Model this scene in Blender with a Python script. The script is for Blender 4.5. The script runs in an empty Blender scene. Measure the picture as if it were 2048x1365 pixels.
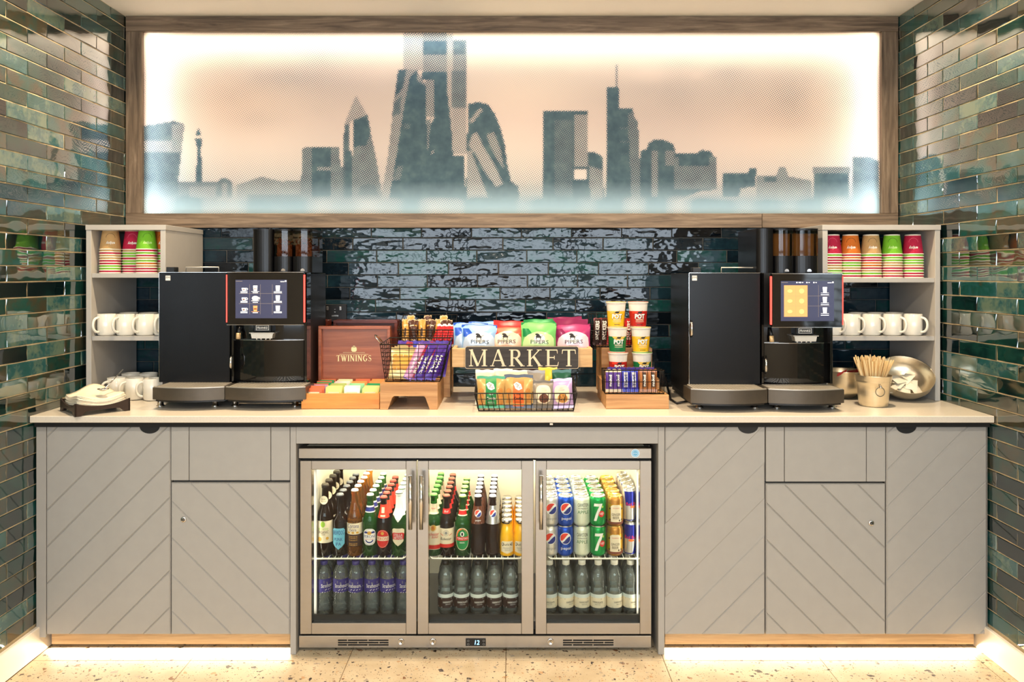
import bpy, bmesh, math, random
from mathutils import Vector, Matrix, Euler
random.seed(7)
SC = bpy.context.scene
COL = SC.collection
PI = math.pi

# ---------------------------------------------------------------- camera
F, CX, H, ZC = 1510.0, 1024.0, 546.0, 1.47      # focal length and horizon in pixels of the 2048x1365 frame; eye height in m
K = F / 1420.0
cam = bpy.data.cameras.new('camera')
cam.sensor_fit = 'HORIZONTAL'; cam.sensor_width = 36.0
cam.lens = 36.0 * F / 2048.0
cam.shift_y = -(1365 / 2 - H) / 2048.0
cam.clip_start = 0.05
cam_o = bpy.data.objects.new('camera', cam); COL.objects.link(cam_o)
cam_o.location = (0, 0, ZC); cam_o.rotation_euler = (PI / 2, 0, 0)
SC.camera = cam_o

def D(y): return y * K                              # distance from the eye (m)
def PX(px, Y): return (px - CX) * Y / F
def PZ(py, Y): return ZC + (H - py) * Y / F

# ---------------------------------------------------------------- light and exposure
SC.view_settings.view_transform = 'Standard'
SC.view_settings.look = 'None'
SC.view_settings.gamma = 1.0
SC.view_settings.use_curve_mapping = False
SC.view_settings.exposure = 0.0
SC.cycles.max_bounces = 10
SC.cycles.glossy_bounces = 5
SC.cycles.transmission_bounces = 8
SC.cycles.transparent_max_bounces = 24
SC.cycles.caustics_reflective = False
SC.cycles.caustics_refractive = False
SC.cycles.sample_clamp_indirect = 6.0

w = bpy.data.worlds.new('world'); SC.world = w; w.use_nodes = True
w.node_tree.nodes['Background'].inputs[0].default_value = (0.75, 0.85, 1.0, 1)
w.node_tree.nodes['Background'].inputs[1].default_value = 0.6

def area(name, loc, rot, sx, sy, power, col=(1, 1, 1), spread=PI, shape='RECTANGLE'):
    l = bpy.data.lights.new(name, 'AREA'); l.shape = shape; l.size = sx
    if shape == 'RECTANGLE': l.size_y = sy
    l.energy = power; l.color = col; l.spread = spread
    o = bpy.data.objects.new(name, l); COL.objects.link(o); o.location = loc; o.rotation_euler = rot
    return o
WARM = (1.0, 0.78, 0.52); NEUT = (1.0, 0.90, 0.76); DAY = (0.78, 0.89, 1.0)
CEIL = 2.69
# recessed ceiling spots over the counter front; unseen fill lamps added in the room
for i, (lx, ly, p) in enumerate([(-1.30, 2.86, 21), (0.0, 2.86, 23), (1.30, 2.86, 21)]):
    area('downlight_lamp', (lx, ly, CEIL - 0.012), (math.radians(-4), 0, 0), 0.09, 0.09, p, WARM, math.radians(150), 'DISK')
for i, (lx, ly, p) in enumerate([(-1.2, 0.9, 26), (1.2, 0.9, 26), (-2.4, -1.4, 26), (0, -1.4, 26), (2.4, -1.4, 26)]):
    area('room_fill_lamp', (lx, ly, CEIL - 0.012), (0, 0, 0), 0.16, 0.16, p, NEUT, PI, 'DISK')
# daylight entering by the window band of the wall behind the camera
for wx in (-1.65, 0.0, 1.65):
    area('daylight_window', (wx, -3.93, 1.55), (PI / 2, 0, 0), 1.5, 1.5, 80, DAY)

# ---------------------------------------------------------------- colour and materials
def lin(c):
    return tuple(((v / 255) / 12.92 if v / 255 <= 0.04045 else ((v / 255 + 0.055) / 1.055) ** 2.4) for v in c)
MATS = {}
def N(nt, typ, **kw):
    n = nt.nodes.new(typ)
    for k, v in kw.items(): setattr(n, k, v)
    return n
def newmat(name):
    m = bpy.data.materials.new(name); m.use_nodes = True
    return m, m.node_tree, m.node_tree.nodes['Principled BSDF']
def mat(name, col, rough=0.5, metal=0.0, var=0.05, scale=30.0, bump=0.0, coat=0.0, trans=0.0, ior=1.45, emit=0.0, spec=0.5, stretch=None):
    """plain procedural surface: noise drives a small colour variation and an optional relief"""
    if name in MATS: return MATS[name]
    m, nt, b = newmat(name); c = lin(col)
    b.inputs['Roughness'].default_value = rough; b.inputs['Metallic'].default_value = metal
    b.inputs['IOR'].default_value = ior; b.inputs['Specular IOR Level'].default_value = spec
    b.inputs['Coat Weight'].default_value = coat; b.inputs['Coat Roughness'].default_value = 0.05
    b.inputs['Transmission Weight'].default_value = trans
    b.inputs['Base Color'].default_value = (*c, 1)
    if var or bump:
        tc = N(nt, 'ShaderNodeTexCoord'); nz = N(nt, 'ShaderNodeTexNoise'); nz.inputs['Scale'].default_value = scale; nz.inputs['Detail'].default_value = 3
        src = tc.outputs['Object']
        if stretch:
            mp = N(nt, 'ShaderNodeMapping'); mp.inputs['Scale'].default_value = stretch; nt.links.new(src, mp.inputs[0]); src = mp.outputs[0]
        nt.links.new(src, nz.inputs['Vector'])
        mx = N(nt, 'ShaderNodeMix', data_type='RGBA')
        mx.inputs[6].default_value = (*[v * (1 - 2 * var) for v in c], 1); mx.inputs[7].default_value = (*[min(1, v * (1 + 2 * var)) for v in c], 1)
        nt.links.new(nz.outputs['Fac'], mx.inputs[0]); nt.links.new(mx.outputs[2], b.inputs['Base Color'])
        if bump:
            bp = N(nt, 'ShaderNodeBump'); bp.inputs['Strength'].default_value = bump; bp.inputs['Distance'].default_value = 0.01
            nt.links.new(nz.outputs['Fac'], bp.inputs['Height']); nt.links.new(bp.outputs[0], b.inputs['Normal'])
    if emit:
        b.inputs['Emission Color'].default_value = (*c, 1); b.inputs['Emission Strength'].default_value = emit
    MATS[name] = m
    return m
def ramp(nt, stops):
    r = N(nt, 'ShaderNodeValToRGB'); e = r.color_ramp.elements
    while len(e) < len(stops): e.new(0.5)
    for i, (p, c) in enumerate(stops):
        e[i].position = p; e[i].color = (*lin(c), 1)
    return r
def wood(name, cols, axis='x', scale=6.0, rough=0.5, coat=0.0):
    if name in MATS: return MATS[name]
    m, nt, b = newmat(name)
    tc = N(nt, 'ShaderNodeTexCoord'); oi = N(nt, 'ShaderNodeObjectInfo'); ad = N(nt, 'ShaderNodeVectorMath', operation='ADD')
    sc = N(nt, 'ShaderNodeVectorMath', operation='SCALE'); sc.inputs['Scale'].default_value = 7.3
    cb = N(nt, 'ShaderNodeCombineXYZ')
    for i in range(3): nt.links.new(oi.outputs['Random'], cb.inputs[i])
    nt.links.new(cb.outputs[0], sc.inputs[0]); nt.links.new(tc.outputs['Object'], ad.inputs[0]); nt.links.new(sc.outputs[0], ad.inputs[1])
    mp = N(nt, 'ShaderNodeMapping'); st = {'x': (0.5, 8, 8), 'y': (8, 0.5, 8), 'z': (8, 8, 0.5)}[axis]
    mp.inputs['Scale'].default_value = st; nt.links.new(ad.outputs[0], mp.inputs[0])
    n1 = N(nt, 'ShaderNodeTexNoise'); n1.inputs['Scale'].default_value = scale; n1.inputs['Detail'].default_value = 8; n1.inputs['Distortion'].default_value = 0.6
    n1.inputs['Roughness'].default_value = 0.65
    nt.links.new(mp.outputs[0], n1.inputs['Vector'])
    r = ramp(nt, [(0.28, cols[0]), (0.5, cols[1]), (0.72, cols[2])]); nt.links.new(n1.outputs['Fac'], r.inputs[0])
    nt.links.new(r.outputs[0], b.inputs['Base Color']); b.inputs['Roughness'].default_value = rough; b.inputs['Coat Weight'].default_value = coat
    bp = N(nt, 'ShaderNodeBump'); bp.inputs['Strength'].default_value = 0.25; bp.inputs['Distance'].default_value = 0.002
    nt.links.new(n1.outputs['Fac'], bp.inputs['Height']); nt.links.new(bp.outputs[0], b.inputs['Normal'])
    MATS[name] = m
    return m
def thin_clear(name, tint=(255, 255, 255), gloss=0.12):
    """thin clear pane: passes light straight, mirrors a little by Fresnel"""
    if name in MATS: return MATS[name]
    m = bpy.data.materials.new(name); m.use_nodes = True; nt = m.node_tree; nt.nodes.clear()
    o = N(nt, 'ShaderNodeOutputMaterial'); t = N(nt, 'ShaderNodeBsdfTransparent'); g = N(nt, 'ShaderNodeBsdfGlossy'); mx = N(nt, 'ShaderNodeMixShader')
    t.inputs[0].default_value = (*lin(tint), 1); g.inputs['Roughness'].default_value = 0.03
    fr = N(nt, 'ShaderNodeFresnel'); fr.inputs['IOR'].default_value = 1.0 + gloss * 4
    nt.links.new(fr.outputs[0], mx.inputs[0]); nt.links.new(t.outputs[0], mx.inputs[1]); nt.links.new(g.outputs[0], mx.inputs[2]); nt.links.new(mx.outputs[0], o.inputs[0])
    MATS[name] = m
    return m
def terrazzo():
    m, nt, b = newmat('terrazzo')
    geo = N(nt, 'ShaderNodeNewGeometry'); base = None
    nz = N(nt, 'ShaderNodeTexNoise'); nz.inputs['Scale'].default_value = 9; nt.links.new(geo.outputs['Position'], nz.inputs['Vector'])
    r0 = ramp(nt, [(0.3, (190, 170, 138)), (0.7, (214, 196, 166))]); nt.links.new(nz.outputs['Fac'], r0.inputs[0]); prev = r0.outputs[0]
    for i, (scl, th, soft, keep) in enumerate([(30, 0.28, 0.02, 0.30), (66, 0.28, 0.03, 0.40), (140, 0.27, 0.04, 0.38)]):
        dn = N(nt, 'ShaderNodeTexNoise'); dn.inputs['Scale'].default_value = scl * 1.3
        nt.links.new(geo.outputs['Position'], dn.inputs['Vector'])
        ma = N(nt, 'ShaderNodeMixRGB'); ma.blend_type = 'LINEAR_LIGHT'; ma.inputs[0].default_value = 0.022 * 26 / scl
        nt.links.new(geo.outputs['Position'], ma.inputs[1]); nt.links.new(dn.outputs['Color'], ma.inputs[2])
        mp = N(nt, 'ShaderNodeMapping'); mp.inputs['Scale'].default_value = (1, 1.15, 0.001); mp.inputs['Location'].default_value = (3.1 * i, 1.7 * i, 0); nt.links.new(ma.outputs[0], mp.inputs[0])
        v = N(nt, 'ShaderNodeTexVoronoi'); v.inputs['Scale'].default_value = scl; v.inputs['Randomness'].default_value = 1.0; nt.links.new(mp.outputs[0], v.inputs['Vector'])
        hs = N(nt, 'ShaderNodeSeparateColor'); nt.links.new(v.outputs['Color'], hs.inputs[0])
        lt = N(nt, 'ShaderNodeMath', operation='LESS_THAN'); lt.inputs[1].default_value = th; nt.links.new(v.outputs['Distance'], lt.inputs[0])
        kp = N(nt, 'ShaderNodeMath', operation='LESS_THAN'); kp.inputs[1].default_value = keep; nt.links.new(hs.outputs[0], kp.inputs[0])
        mu = N(nt, 'ShaderNodeMath', operation='MULTIPLY'); nt.links.new(lt.outputs[0], mu.inputs[0]); nt.links.new(kp.outputs[0], mu.inputs[1])
        cr = ramp(nt, [(0.0, (58, 44, 36)), (0.28, (132, 92, 62)), (0.5, (190, 150, 108)), (0.72, (170, 156, 138)), (0.9, (116, 104, 92))]); cr.color_ramp.interpolation = 'CONSTANT'
        nt.links.new(hs.outputs[1], cr.inputs[0])
        mx = N(nt, 'ShaderNodeMixRGB'); nt.links.new(mu.outputs[0], mx.inputs[0]); nt.links.new(prev, mx.inputs[1]); nt.links.new(cr.outputs[0], mx.inputs[2]); prev = mx.outputs[0]
    nt.links.new(prev, b.inputs['Base Color']); b.inputs['Roughness'].default_value = 0.38
    MATS['terrazzo'] = m
    return m
def glazed(name, stops, rough=0.06, wav=0.2, ws=9.0, coat=0.5, cior=1.6, det=1.5, spec=0.5):
    """handmade glazed tile: colour by tile, streaks of glaze, wavy surface"""
    m, nt, b = newmat(name)
    tc = N(nt, 'ShaderNodeTexCoord'); oi = N(nt, 'ShaderNodeObjectInfo'); ge = N(nt, 'ShaderNodeNewGeometry')
    n1 = N(nt, 'ShaderNodeTexNoise'); n1.inputs['Scale'].default_value = 11; n1.inputs['Detail'].default_value = 5
    nt.links.new(ge.outputs['Position'], n1.inputs['Vector'])
    n3 = N(nt, 'ShaderNodeTexNoise'); n3.inputs['Scale'].default_value = 60; n3.inputs['Detail'].default_value = 4; nt.links.new(ge.outputs['Position'], n3.inputs['Vector'])
    a1 = N(nt, 'ShaderNodeMath', operation='MULTIPLY_ADD'); a1.inputs[1].default_value = 0.55; nt.links.new(n1.outputs['Fac'], a1.inputs[0])
    a0 = N(nt, 'ShaderNodeMath', operation='MULTIPLY_ADD'); a0.inputs[1].default_value = 0.72; a0.inputs[2].default_value = -0.26; nt.links.new(oi.outputs['Random'], a0.inputs[0])
    nt.links.new(a0.outputs[0], a1.inputs[2])
    a2 = N(nt, 'ShaderNodeMath', operation='MULTIPLY_ADD'); a2.inputs[1].default_value = 0.25; nt.links.new(n3.outputs['Fac'], a2.inputs[0]); nt.links.new(a1.outputs[0], a2.inputs[2])
    r = ramp(nt, stops); nt.links.new(a2.outputs[0], r.inputs[0]); nt.links.new(r.outputs[0], b.inputs['Base Color'])
    b.inputs['Roughness'].default_value = rough; b.inputs['IOR'].default_value = 1.55; b.inputs['Specular IOR Level'].default_value = spec; b.inputs['Coat Weight'].default_value = coat; b.inputs['Coat IOR'].default_value = cior; b.inputs['Coat Roughness'].default_value = 0.03
    n2 = N(nt, 'ShaderNodeTexNoise'); n2.inputs['Scale'].default_value = ws; n2.inputs['Detail'].default_value = det; n2.inputs['Roughness'].default_value = 0.55
    mp = N(nt, 'ShaderNodeMapping'); mp.inputs['Scale'].default_value = (1, 1, 1.9); nt.links.new(ge.outputs['Position'], mp.inputs[0]); nt.links.new(mp.outputs[0], n2.inputs['Vector'])
    bp = N(nt, 'ShaderNodeBump'); bp.inputs['Strength'].default_value = wav; bp.inputs['Distance'].default_value = 0.01
    nt.links.new(n2.outputs['Fac'], bp.inputs['Height']); nt.links.new(bp.outputs[0], b.inputs['Normal']); nt.links.new(bp.outputs[0], b.inputs['Coat Normal'])
    MATS[name] = m
    return m

# ---------------------------------------------------------------- mesh builder
TXT = {}
def glyphs(s, bold=0.0):
    key = (s, bold)
    if key not in TXT:
        c = bpy.data.curves.new('t', 'FONT'); c.body = s; c.size = 1.0; c.resolution_u = 2; c.offset = bold; c.fill_mode = 'FRONT'
        o = bpy.data.objects.new('t', c); COL.objects.link(o)
        me = o.to_mesh()
        v = [(p.co.x, p.co.y) for p in me.vertices]; f = [tuple(p.vertices) for p in me.polygons]
        o.to_mesh_clear(); bpy.data.objects.remove(o); bpy.data.curves.remove(c)
        x0 = min(p[0] for p in v); x1 = max(p[0] for p in v); y0 = min(p[1] for p in v); y1 = max(p[1] for p in v)
        TXT[key] = ([(p[0] - (x0 + x1) / 2, p[1] - (y0 + y1) / 2) for p in v], f, x1 - x0, y1 - y0)
    return TXT[key]
def flat(x, y, z, rot=0.0):                       # (u, v) of a print -> a point on a plane that faces the camera
    c, s = math.cos(rot), math.sin(rot)
    return lambda u, v: (x + u * c - v * s, y, z + u * s + v * c)
def onlathe(rf, cz=0.0, a0=0.0, eps=0.0004, flip=1):     # (u, v) -> a point on a turned body of radius rf(z)
    def pl(u, v):
        z = cz + flip * v; r = rf(z) + eps; a = a0 + flip * u / max(r, 1e-4)
        return (r * math.sin(a), -r * math.cos(a), z)
    return pl
def rfun(prof):
    pr = sorted([(z, r) for r, z in prof if r > 0])
    def f(z):
        for (z0, r0), (z1, r1) in zip(pr, pr[1:]):
            if z0 <= z <= z1: return r0 + (r1 - r0) * ((z - z0) / (z1 - z0) if z1 > z0 else 0)
        return pr[0][1] if z < pr[0][0] else pr[-1][1]
    return f
ORG = {}
class MB:
    def __init__(s): s.v = []; s.f = []; s.m = []; s.sm = []; s.mats = []
    def mi(s, m):
        if m not in s.mats: s.mats.append(m)
        return s.mats.index(m)
    def add(s, vs, fs, m, smooth=False):
        o = len(s.v); s.v += [tuple(p) for p in vs]; k = s.mi(m)
        for f in fs:
            s.f.append([i + o for i in f]); s.m.append(k); s.sm.append(smooth)
        return s
    def box(s, x0, x1, y0, y1, z0, z1, m, c=0.0):
        if c <= 0:
            vs = [(x, y, z) for x in (x0, x1) for y in (y0, y1) for z in (z0, z1)]
            return s.add(vs, [(0, 1, 3, 2), (4, 6, 7, 5), (0, 4, 5, 1), (2, 3, 7, 6), (0, 2, 6, 4), (1, 5, 7, 3)], m)
        c = min(c, (x1 - x0) * .45, (y1 - y0) * .45, (z1 - z0) * .45)
        bm = bmesh.new(); bmesh.ops.create_cube(bm, size=1)
        for v in bm.verts:
            v.co = ((x0 + x1) / 2 + v.co.x * (x1 - x0), (y0 + y1) / 2 + v.co.y * (y1 - y0), (z0 + z1) / 2 + v.co.z * (z1 - z0))
        bmesh.ops.bevel(bm, geom=bm.edges[:], offset=c, segments=1, affect='EDGES', profile=0.5)
        bm.verts.index_update()
        s.add([tuple(v.co) for v in bm.verts], [[v.index for v in f.verts] for f in bm.faces], m); bm.free()
        return s
    def lathe(s, prof, m, n=24, c=(0, 0, 0), a0=0.0, a1=2 * PI, smooth=True, sq=None):
        full = abs(a1 - a0 - 2 * PI) < 1e-6; k = n if full else n + 1
        vs = []; rings = []
        for r, z in prof:
            if r <= 1e-7: rings.append([len(vs)] * k); vs.append((c[0], c[1], c[2] + z))
            else:
                rings.append(list(range(len(vs), len(vs) + k)))
                for i in range(k):
                    a = a0 + (a1 - a0) * i / n; rr = r * (sq(a, z) if sq else 1)
                    vs.append((c[0] + rr * math.sin(a), c[1] - rr * math.cos(a), c[2] + z))
        fs = []
        for A, B in zip(rings, rings[1:]):
            for i in range(n):
                j = (i + 1) % k; q = []
                for t in (A[i], A[j], B[j], B[i]):
                    if t not in q: q.append(t)
                if len(q) >= 3: fs.append(q)
        return s.add(vs, fs, m, smooth)
    def tube(s, pts, r, m, n=6, closed=False):
        P = [Vector(p) for p in pts]; L = len(P); vs = []; fs = []; px_ = None
        for i, p in enumerate(P):
            a = P[(i - 1) % L] if (closed or i > 0) else p; b = P[(i + 1) % L] if (closed or i < L - 1) else p
            t = (b - a).normalized(); up = Vector((0, 0, 1)) if abs(t.z) < 0.9 else Vector((1, 0, 0))
            x = t.cross(up).normalized() if px_ is None else (px_ - t * t.dot(px_)).normalized(); px_ = x; y = x.cross(t)
            for k in range(n):
                q = 2 * PI * k / n; vs.append(p + (x * math.cos(q) + y * math.sin(q)) * r)
        for i in range(L if closed else L - 1):
            j = (i + 1) % L
            for k in range(n):
                l = (k + 1) % n; fs.append((i * n + k, j * n + k, j * n + l, i * n + l))
        if not closed: fs += [list(range(n))[::-1], list(range((L - 1) * n, L * n))]
        return s.add(vs, fs, m, True)
    def prism(s, poly, d0, d1, m, plane='xz'):
        mp = {'xz': lambda a, b, d: (a, d, b), 'yz': lambda a, b, d: (d, a, b), 'xy': lambda a, b, d: (a, b, d)}[plane]
        n = len(poly); vs = [mp(a, b, d0) for a, b in poly] + [mp(a, b, d1) for a, b in poly]
        return s.add(vs, [list(range(n)), list(range(2 * n - 1, n - 1, -1))] + [(i, i + n, (i + 1) % n + n, (i + 1) % n) for i in range(n)], m)
    def text(s, t, wd, place, m, cu=0.0, cv=0.0, hmax=None, bold=0.0, sx=1.0, it=0.0):
        v, f, w_, h_ = glyphs(t, bold); k = wd / w_; kv = k
        if hmax: kv = hmax / h_
        return s.add([place(cu + (p[0] * k + it * p[1] * kv) * sx, cv + p[1] * kv) for p in v], f, m)
    def spans(s, rows, place, m, nu=6):
        """rows of (v, u0, u1), joined into strips"""
        vs = []; fs = []
        if nu >= 6 and len(rows) < 8:
            k = max(1, 26 // len(rows)) if nu in (6, 12) else max(1, 10 // len(rows)); rows = [tuple(p + (q - p) * i / k for p, q in zip(A, B)) for A, B in zip(rows, rows[1:]) for i in range(k)] + [rows[-1]]
        for v, a, b in rows: vs += [place(a + (b - a) * i / nu, v) for i in range(nu + 1)]
        for r in range(len(rows) - 1):
            for i in range(nu):
                q = r * (nu + 1) + i; fs.append((q, q + 1, q + nu + 2, q + nu + 1))
        return s.add(vs, fs, m, True)
    def rect(s, u0, u1, v0, v1, place, m, nu=6): return s.spans([(v0, u0, u1), (v1, u0, u1)], place, m, nu)
    def oval(s, cu, cv, a, b, place, m, nu=10, nv=12, t0=-1.0, t1=1.0, p=2.0):
        rows = []
        for i in range(nv + 1):
            t = math.sin(-PI / 2 + PI * i / nv); t = t0 + (t1 - t0) * (t + 1) / 2
            h = a * max(0.0, 1 - abs(t) ** p) ** (1 / p); rows.append((cv + t * b, cu - h, cu + h))
        return s.spans(rows, place, m, nu)
    def ring(s, cu, cv, a, b, wd, place, m, n=24, t0=0.0, t1=2 * PI):
        vs = []; fs = []
        for i in range(n + 1):
            t = t0 + (t1 - t0) * i / n
            for k in (0, 1): vs.append(place(cu + (a - wd * k) * math.cos(t), cv + (b - wd * k) * math.sin(t)))
        for i in range(n): fs.append((2 * i, 2 * i + 1, 2 * i + 3, 2 * i + 2))
        return s.add(vs, fs, m)
    def line(s, pts, wd, place, m):
        for (a, b), (c, d) in zip(pts, pts[1:]):
            dx, dy = c - a, d - b; l = math.hypot(dx, dy) or 1; nx, ny = -dy / l * wd / 2, dx / l * wd / 2
            s.add([place(a + nx, b + ny), place(a - nx, b - ny), place(c - nx, d - ny), place(c + nx, d + ny)], [(0, 1, 2, 3)], m)
        return s
    def xf(s, fn): s.v = [tuple(fn(*p)) for p in s.v]; return s
    def mesh(s, name):
        me = bpy.data.meshes.new(name); me.from_pydata(s.v, [], s.f)
        for m in s.mats: me.materials.append(m)
        me.polygons.foreach_set('material_index', s.m); me.polygons.foreach_set('use_smooth', s.sm); me.update()
        return me
    def build(s, name, parent=None, loc=None, local=False):
        """links the collected geometry as ONE mesh object; geometry is given in world coordinates unless local"""
        o0 = ORG.get(parent.name, (0, 0, 0)) if parent else (loc or (0, 0, 0))
        if not local and any(o0): s.v = [(a - o0[0], b - o0[1], c - o0[2]) for a, b, c in s.v]
        bm = bmesh.new(); me0 = s.mesh(name)
        bm.from_mesh(me0); bmesh.ops.recalc_face_normals(bm, faces=[f for f in bm.faces if not f.smooth or True]); bm.to_mesh(me0); bm.free()
        o = bpy.data.objects.new(name, me0); COL.objects.link(o)
        if parent: o.parent = parent; ORG[o.name] = ORG.get(parent.name, (0, 0, 0))
        else: o.location = loc or (0, 0, 0); ORG[o.name] = tuple(loc or (0, 0, 0))
        return o
def tag(o, label=None, cat=None, group=None, kind=None):
    if label: o['label'] = label
    if cat: o['category'] = cat
    if group: o['group'] = group
    if kind: o['kind'] = kind
    return o
def thing(name, label, cat, loc=(0, 0, 0), group=None, rot=(0, 0, 0)):
    o = bpy.data.objects.new(name, None); COL.objects.link(o); o.empty_display_size = 0.05
    o.location = loc; o.rotation_euler = rot; ORG[o.name] = tuple(loc)
    return tag(o, label, cat, group)
KIDS = {}
def copy_tree(o, parent=None):
    if not KIDS.get(o.name): KIDS[o.name] = list(o.children)
    c = o.copy(); COL.objects.link(c)
    if parent: c.parent = parent
    for ch in KIDS[o.name]: copy_tree(ch, c)
    return c
class Proto:
    """first use hands out the original, later uses copies of the thing with copies of its parts"""
    def __init__(s, root): s.root = root; s.used = False; KIDS.clear()
    def put(s, loc, label, group=None, rot=(0, 0, 0)):
        o = copy_tree(s.root) if s.used else s.root
        if not s.used: s.used = True
        o.location = loc; o.rotation_euler = rot; tag(o, label)
        if group: o['group'] = group
        return o
ORD = ['first', 'second', 'third', 'fourth', 'fifth', 'sixth', 'seventh', 'eighth', 'ninth', 'tenth', 'eleventh', 'twelfth']

# serif capitals, drawn as strokes in a unit-high box: (advance, [polylines of (x, y, width)])
def arc(cx, cy, rx, ry, a0, a1, w0, w1, n=10):
    return [(cx + rx * math.cos(math.radians(a0 + (a1 - a0) * i / n)), cy + ry * math.sin(math.radians(a0 + (a1 - a0) * i / n)), w0 + (w1 - w0) * math.sin(PI * i / n)) for i in range(n + 1)]
def serif_text(mb, txt, x0, x1, z0, z1, place, m, tk=0.15, th=0.07, gap=0.16):
    sf, se = 0.045, 0.10
    def stem(x, w_, top=True, bot=True, h=1.0):
        L = [[(x, 0, w_), (x, h, w_)]]
        if bot: L.append([(x - w_ / 2 - se, sf / 2, sf), (x + w_ / 2 + se, sf / 2, sf)])
        if top: L.append([(x - w_ / 2 - se, h - sf / 2, sf), (x + w_ / 2 + se, h - sf / 2, sf)])
        return L
    G = {
        'M': (1.16, stem(.16, th) + stem(1.0, tk) + [[(.16, 1, tk), (.58, .02, tk)], [(.58, .02, th), (1.0, 1, th)]]),
        'A': (0.98, [[(.12, 0, th), (.49, 1, th)], [(.49, 1, tk), (.86, 0, tk)], [(.25, .34, .06), (.74, .34, .06)], [(0, sf / 2, sf), (.26, sf / 2, sf)], [(.70, sf / 2, sf), (1.0, sf / 2, sf)]]),
        'R': (0.92, stem(.18, tk) + [[(.18, .97, .06), (.42, .97, .06)], [(.18, .5, .06), (.42, .5, .06)], arc(.42, .735, .22, .235, 90, -90, .06, tk), [(.42, .5, tk), (.82, .02, tk)], [(.72, sf / 2, sf), (.98, sf / 2, sf)]]),
        'K': (0.96, stem(.18, tk) + [[(.22, .40, th), (.78, .98, th)], [(.40, .60, tk), (.82, .02, tk)], [(.62, 1 - sf / 2, sf), (.92, 1 - sf / 2, sf)], [(.68, sf / 2, sf), (.98, sf / 2, sf)]]),
        'E': (0.84, stem(.18, tk) + [[(.18, .97, .06), (.74, .97, .06)], [(.18, .52, .06), (.56, .52, .06)], [(.18, .03, .06), (.78, .03, .06)], [(.73, .97, .05), (.75, .76, .03)], [(.56, .63, .04), (.56, .41, .04)], [(.77, .03, .05), (.82, .26, .03)]]),
        'T': (0.88, stem(.43, tk, top=False) + [[(.03, .97, .06), (.83, .97, .06)], [(.04, .99, .05), (.01, .74, .03)], [(.82, .99, .05), (.85, .74, .03)]]),
        'W': (1.30, [[(.12, 1, tk), (.40, 0, tk)], [(.40, 0, th), (.64, .96, th)], [(.60, 1, tk), (.88, 0, tk)], [(.88, 0, th), (1.16, 1, th)], [(0, 1 - sf / 2, sf), (.26, 1 - sf / 2, sf)], [(.48, 1 - sf / 2, sf), (.72, 1 - sf / 2, sf)], [(1.04, 1 - sf / 2, sf), (1.28, 1 - sf / 2, sf)]]),
        'I': (0.38, stem(.19, tk)),
        'N': (1.02, stem(.16, th) + [[(.84, 0, th), (.84, 1, th)], [(.16, 1, tk), (.84, .02, tk)], [(.70, 1 - sf / 2, sf), (.98, 1 - sf / 2, sf)]]),
        'G': (1.0, [arc(.52, .5, .40, .48, 50, 310, .06, tk), [(.80, .45, tk), (.80, .14, tk)], [(.64, .43, sf), (.96, .43, sf)], [(.78, .90, .05), (.80, .66, .03)]]),
        'S': (0.74, [arc(.38, .74, .26, .23, 40, 200, .05, .10) + [(.38, .52, tk), (.58, .38, tk)] + arc(.38, .26, .26, .23, 20, -160, .10, .05), [(.60, .97, .04), (.60, .72, .03)], [(.13, .03, .04), (.12, .28, .03)]]),
    }
    tot = sum(G[c][0] for c in txt) + gap * (len(txt) - 1); kx = (x1 - x0) / tot; kz = z1 - z0; cx = x0
    for c in txt:
        adv, L = G[c]
        for si, pl in enumerate(L):
            lift = lambda u, v, si=si: (lambda p: (p[0], p[1] - .00006 * si, p[2]))(place(u, v))
            for (a, b, wa), (c2, d, wb) in zip(pl, pl[1:]):
                ax, az, bx, bz = cx + a * kx, z0 + b * kz, cx + c2 * kx, z0 + d * kz
                dx, dz = bx - ax, bz - az; l = math.hypot(dx, dz) or 1; nx, nz = -dz / l, dx / l; k = (kx + kz) / 2 / 2
                mb.add([lift(ax + nx * wa * k, az + nz * wa * k), lift(ax - nx * wa * k, az - nz * wa * k), lift(bx - nx * wb * k, bz - nz * wb * k), lift(bx + nx * wb * k, bz + nz * wb * k)], [(0, 1, 2, 3)], m)
        cx += (adv + gap) * kx
# ================================================================ the room
import numpy as np
WX = 1.835; YF = D(3.367); YB = 3.612; YN = 1.30          # side walls, frame face, tiled wall face, where the alcove opens to the room
GROUT = mat('sand_grout', (206, 184, 146), 0.9, var=0.12, scale=60, bump=0.3)
GROUTD = mat('dark_grout', (78, 76, 72), 0.9, var=0.12, scale=60, bump=0.3)
GREEN = glazed('green_glaze', [(0.18, (8, 22, 24)), (0.30, (12, 40, 38)), (0.42, (20, 60, 54)), (0.50, (44, 56, 46)), (0.57, (66, 58, 42)), (0.66, (22, 72, 66)), (0.76, (40, 84, 88)), (0.88, (92, 112, 98))], 0.045, 0.10, 9, 0.9, 1.9, 1.0)
NAVY = glazed('navy_glaze', [(0.2, (8, 14, 20)), (0.4, (14, 26, 36)), (0.55, (20, 40, 50)), (0.68, (30, 48, 56)), (0.8, (14, 56, 54)), (0.92, (44, 64, 76))], 0.05, 0.46, 9, 0.0, 1.5, 2.0, 0.3)
WHITE = mat('white_paint', (240, 232, 218), 0.7, var=0.02, scale=8)
CEILM = mat('ceiling_paint', (250, 245, 235), 0.85, var=0.01, scale=5)
SKIRT = mat('skirting_paint', (236, 226, 210), 0.45, var=0.02, scale=12)
BLACK = mat('black_plastic', (18, 17, 17), 0.42, var=0.1)
DARK = mat('dark_void', (10, 10, 10), 0.8)
STEEL = mat('brushed_steel', (170, 166, 160), 0.26, 0.95, var=0.05, scale=14, stretch=(0.6, 6, 40))
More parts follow.
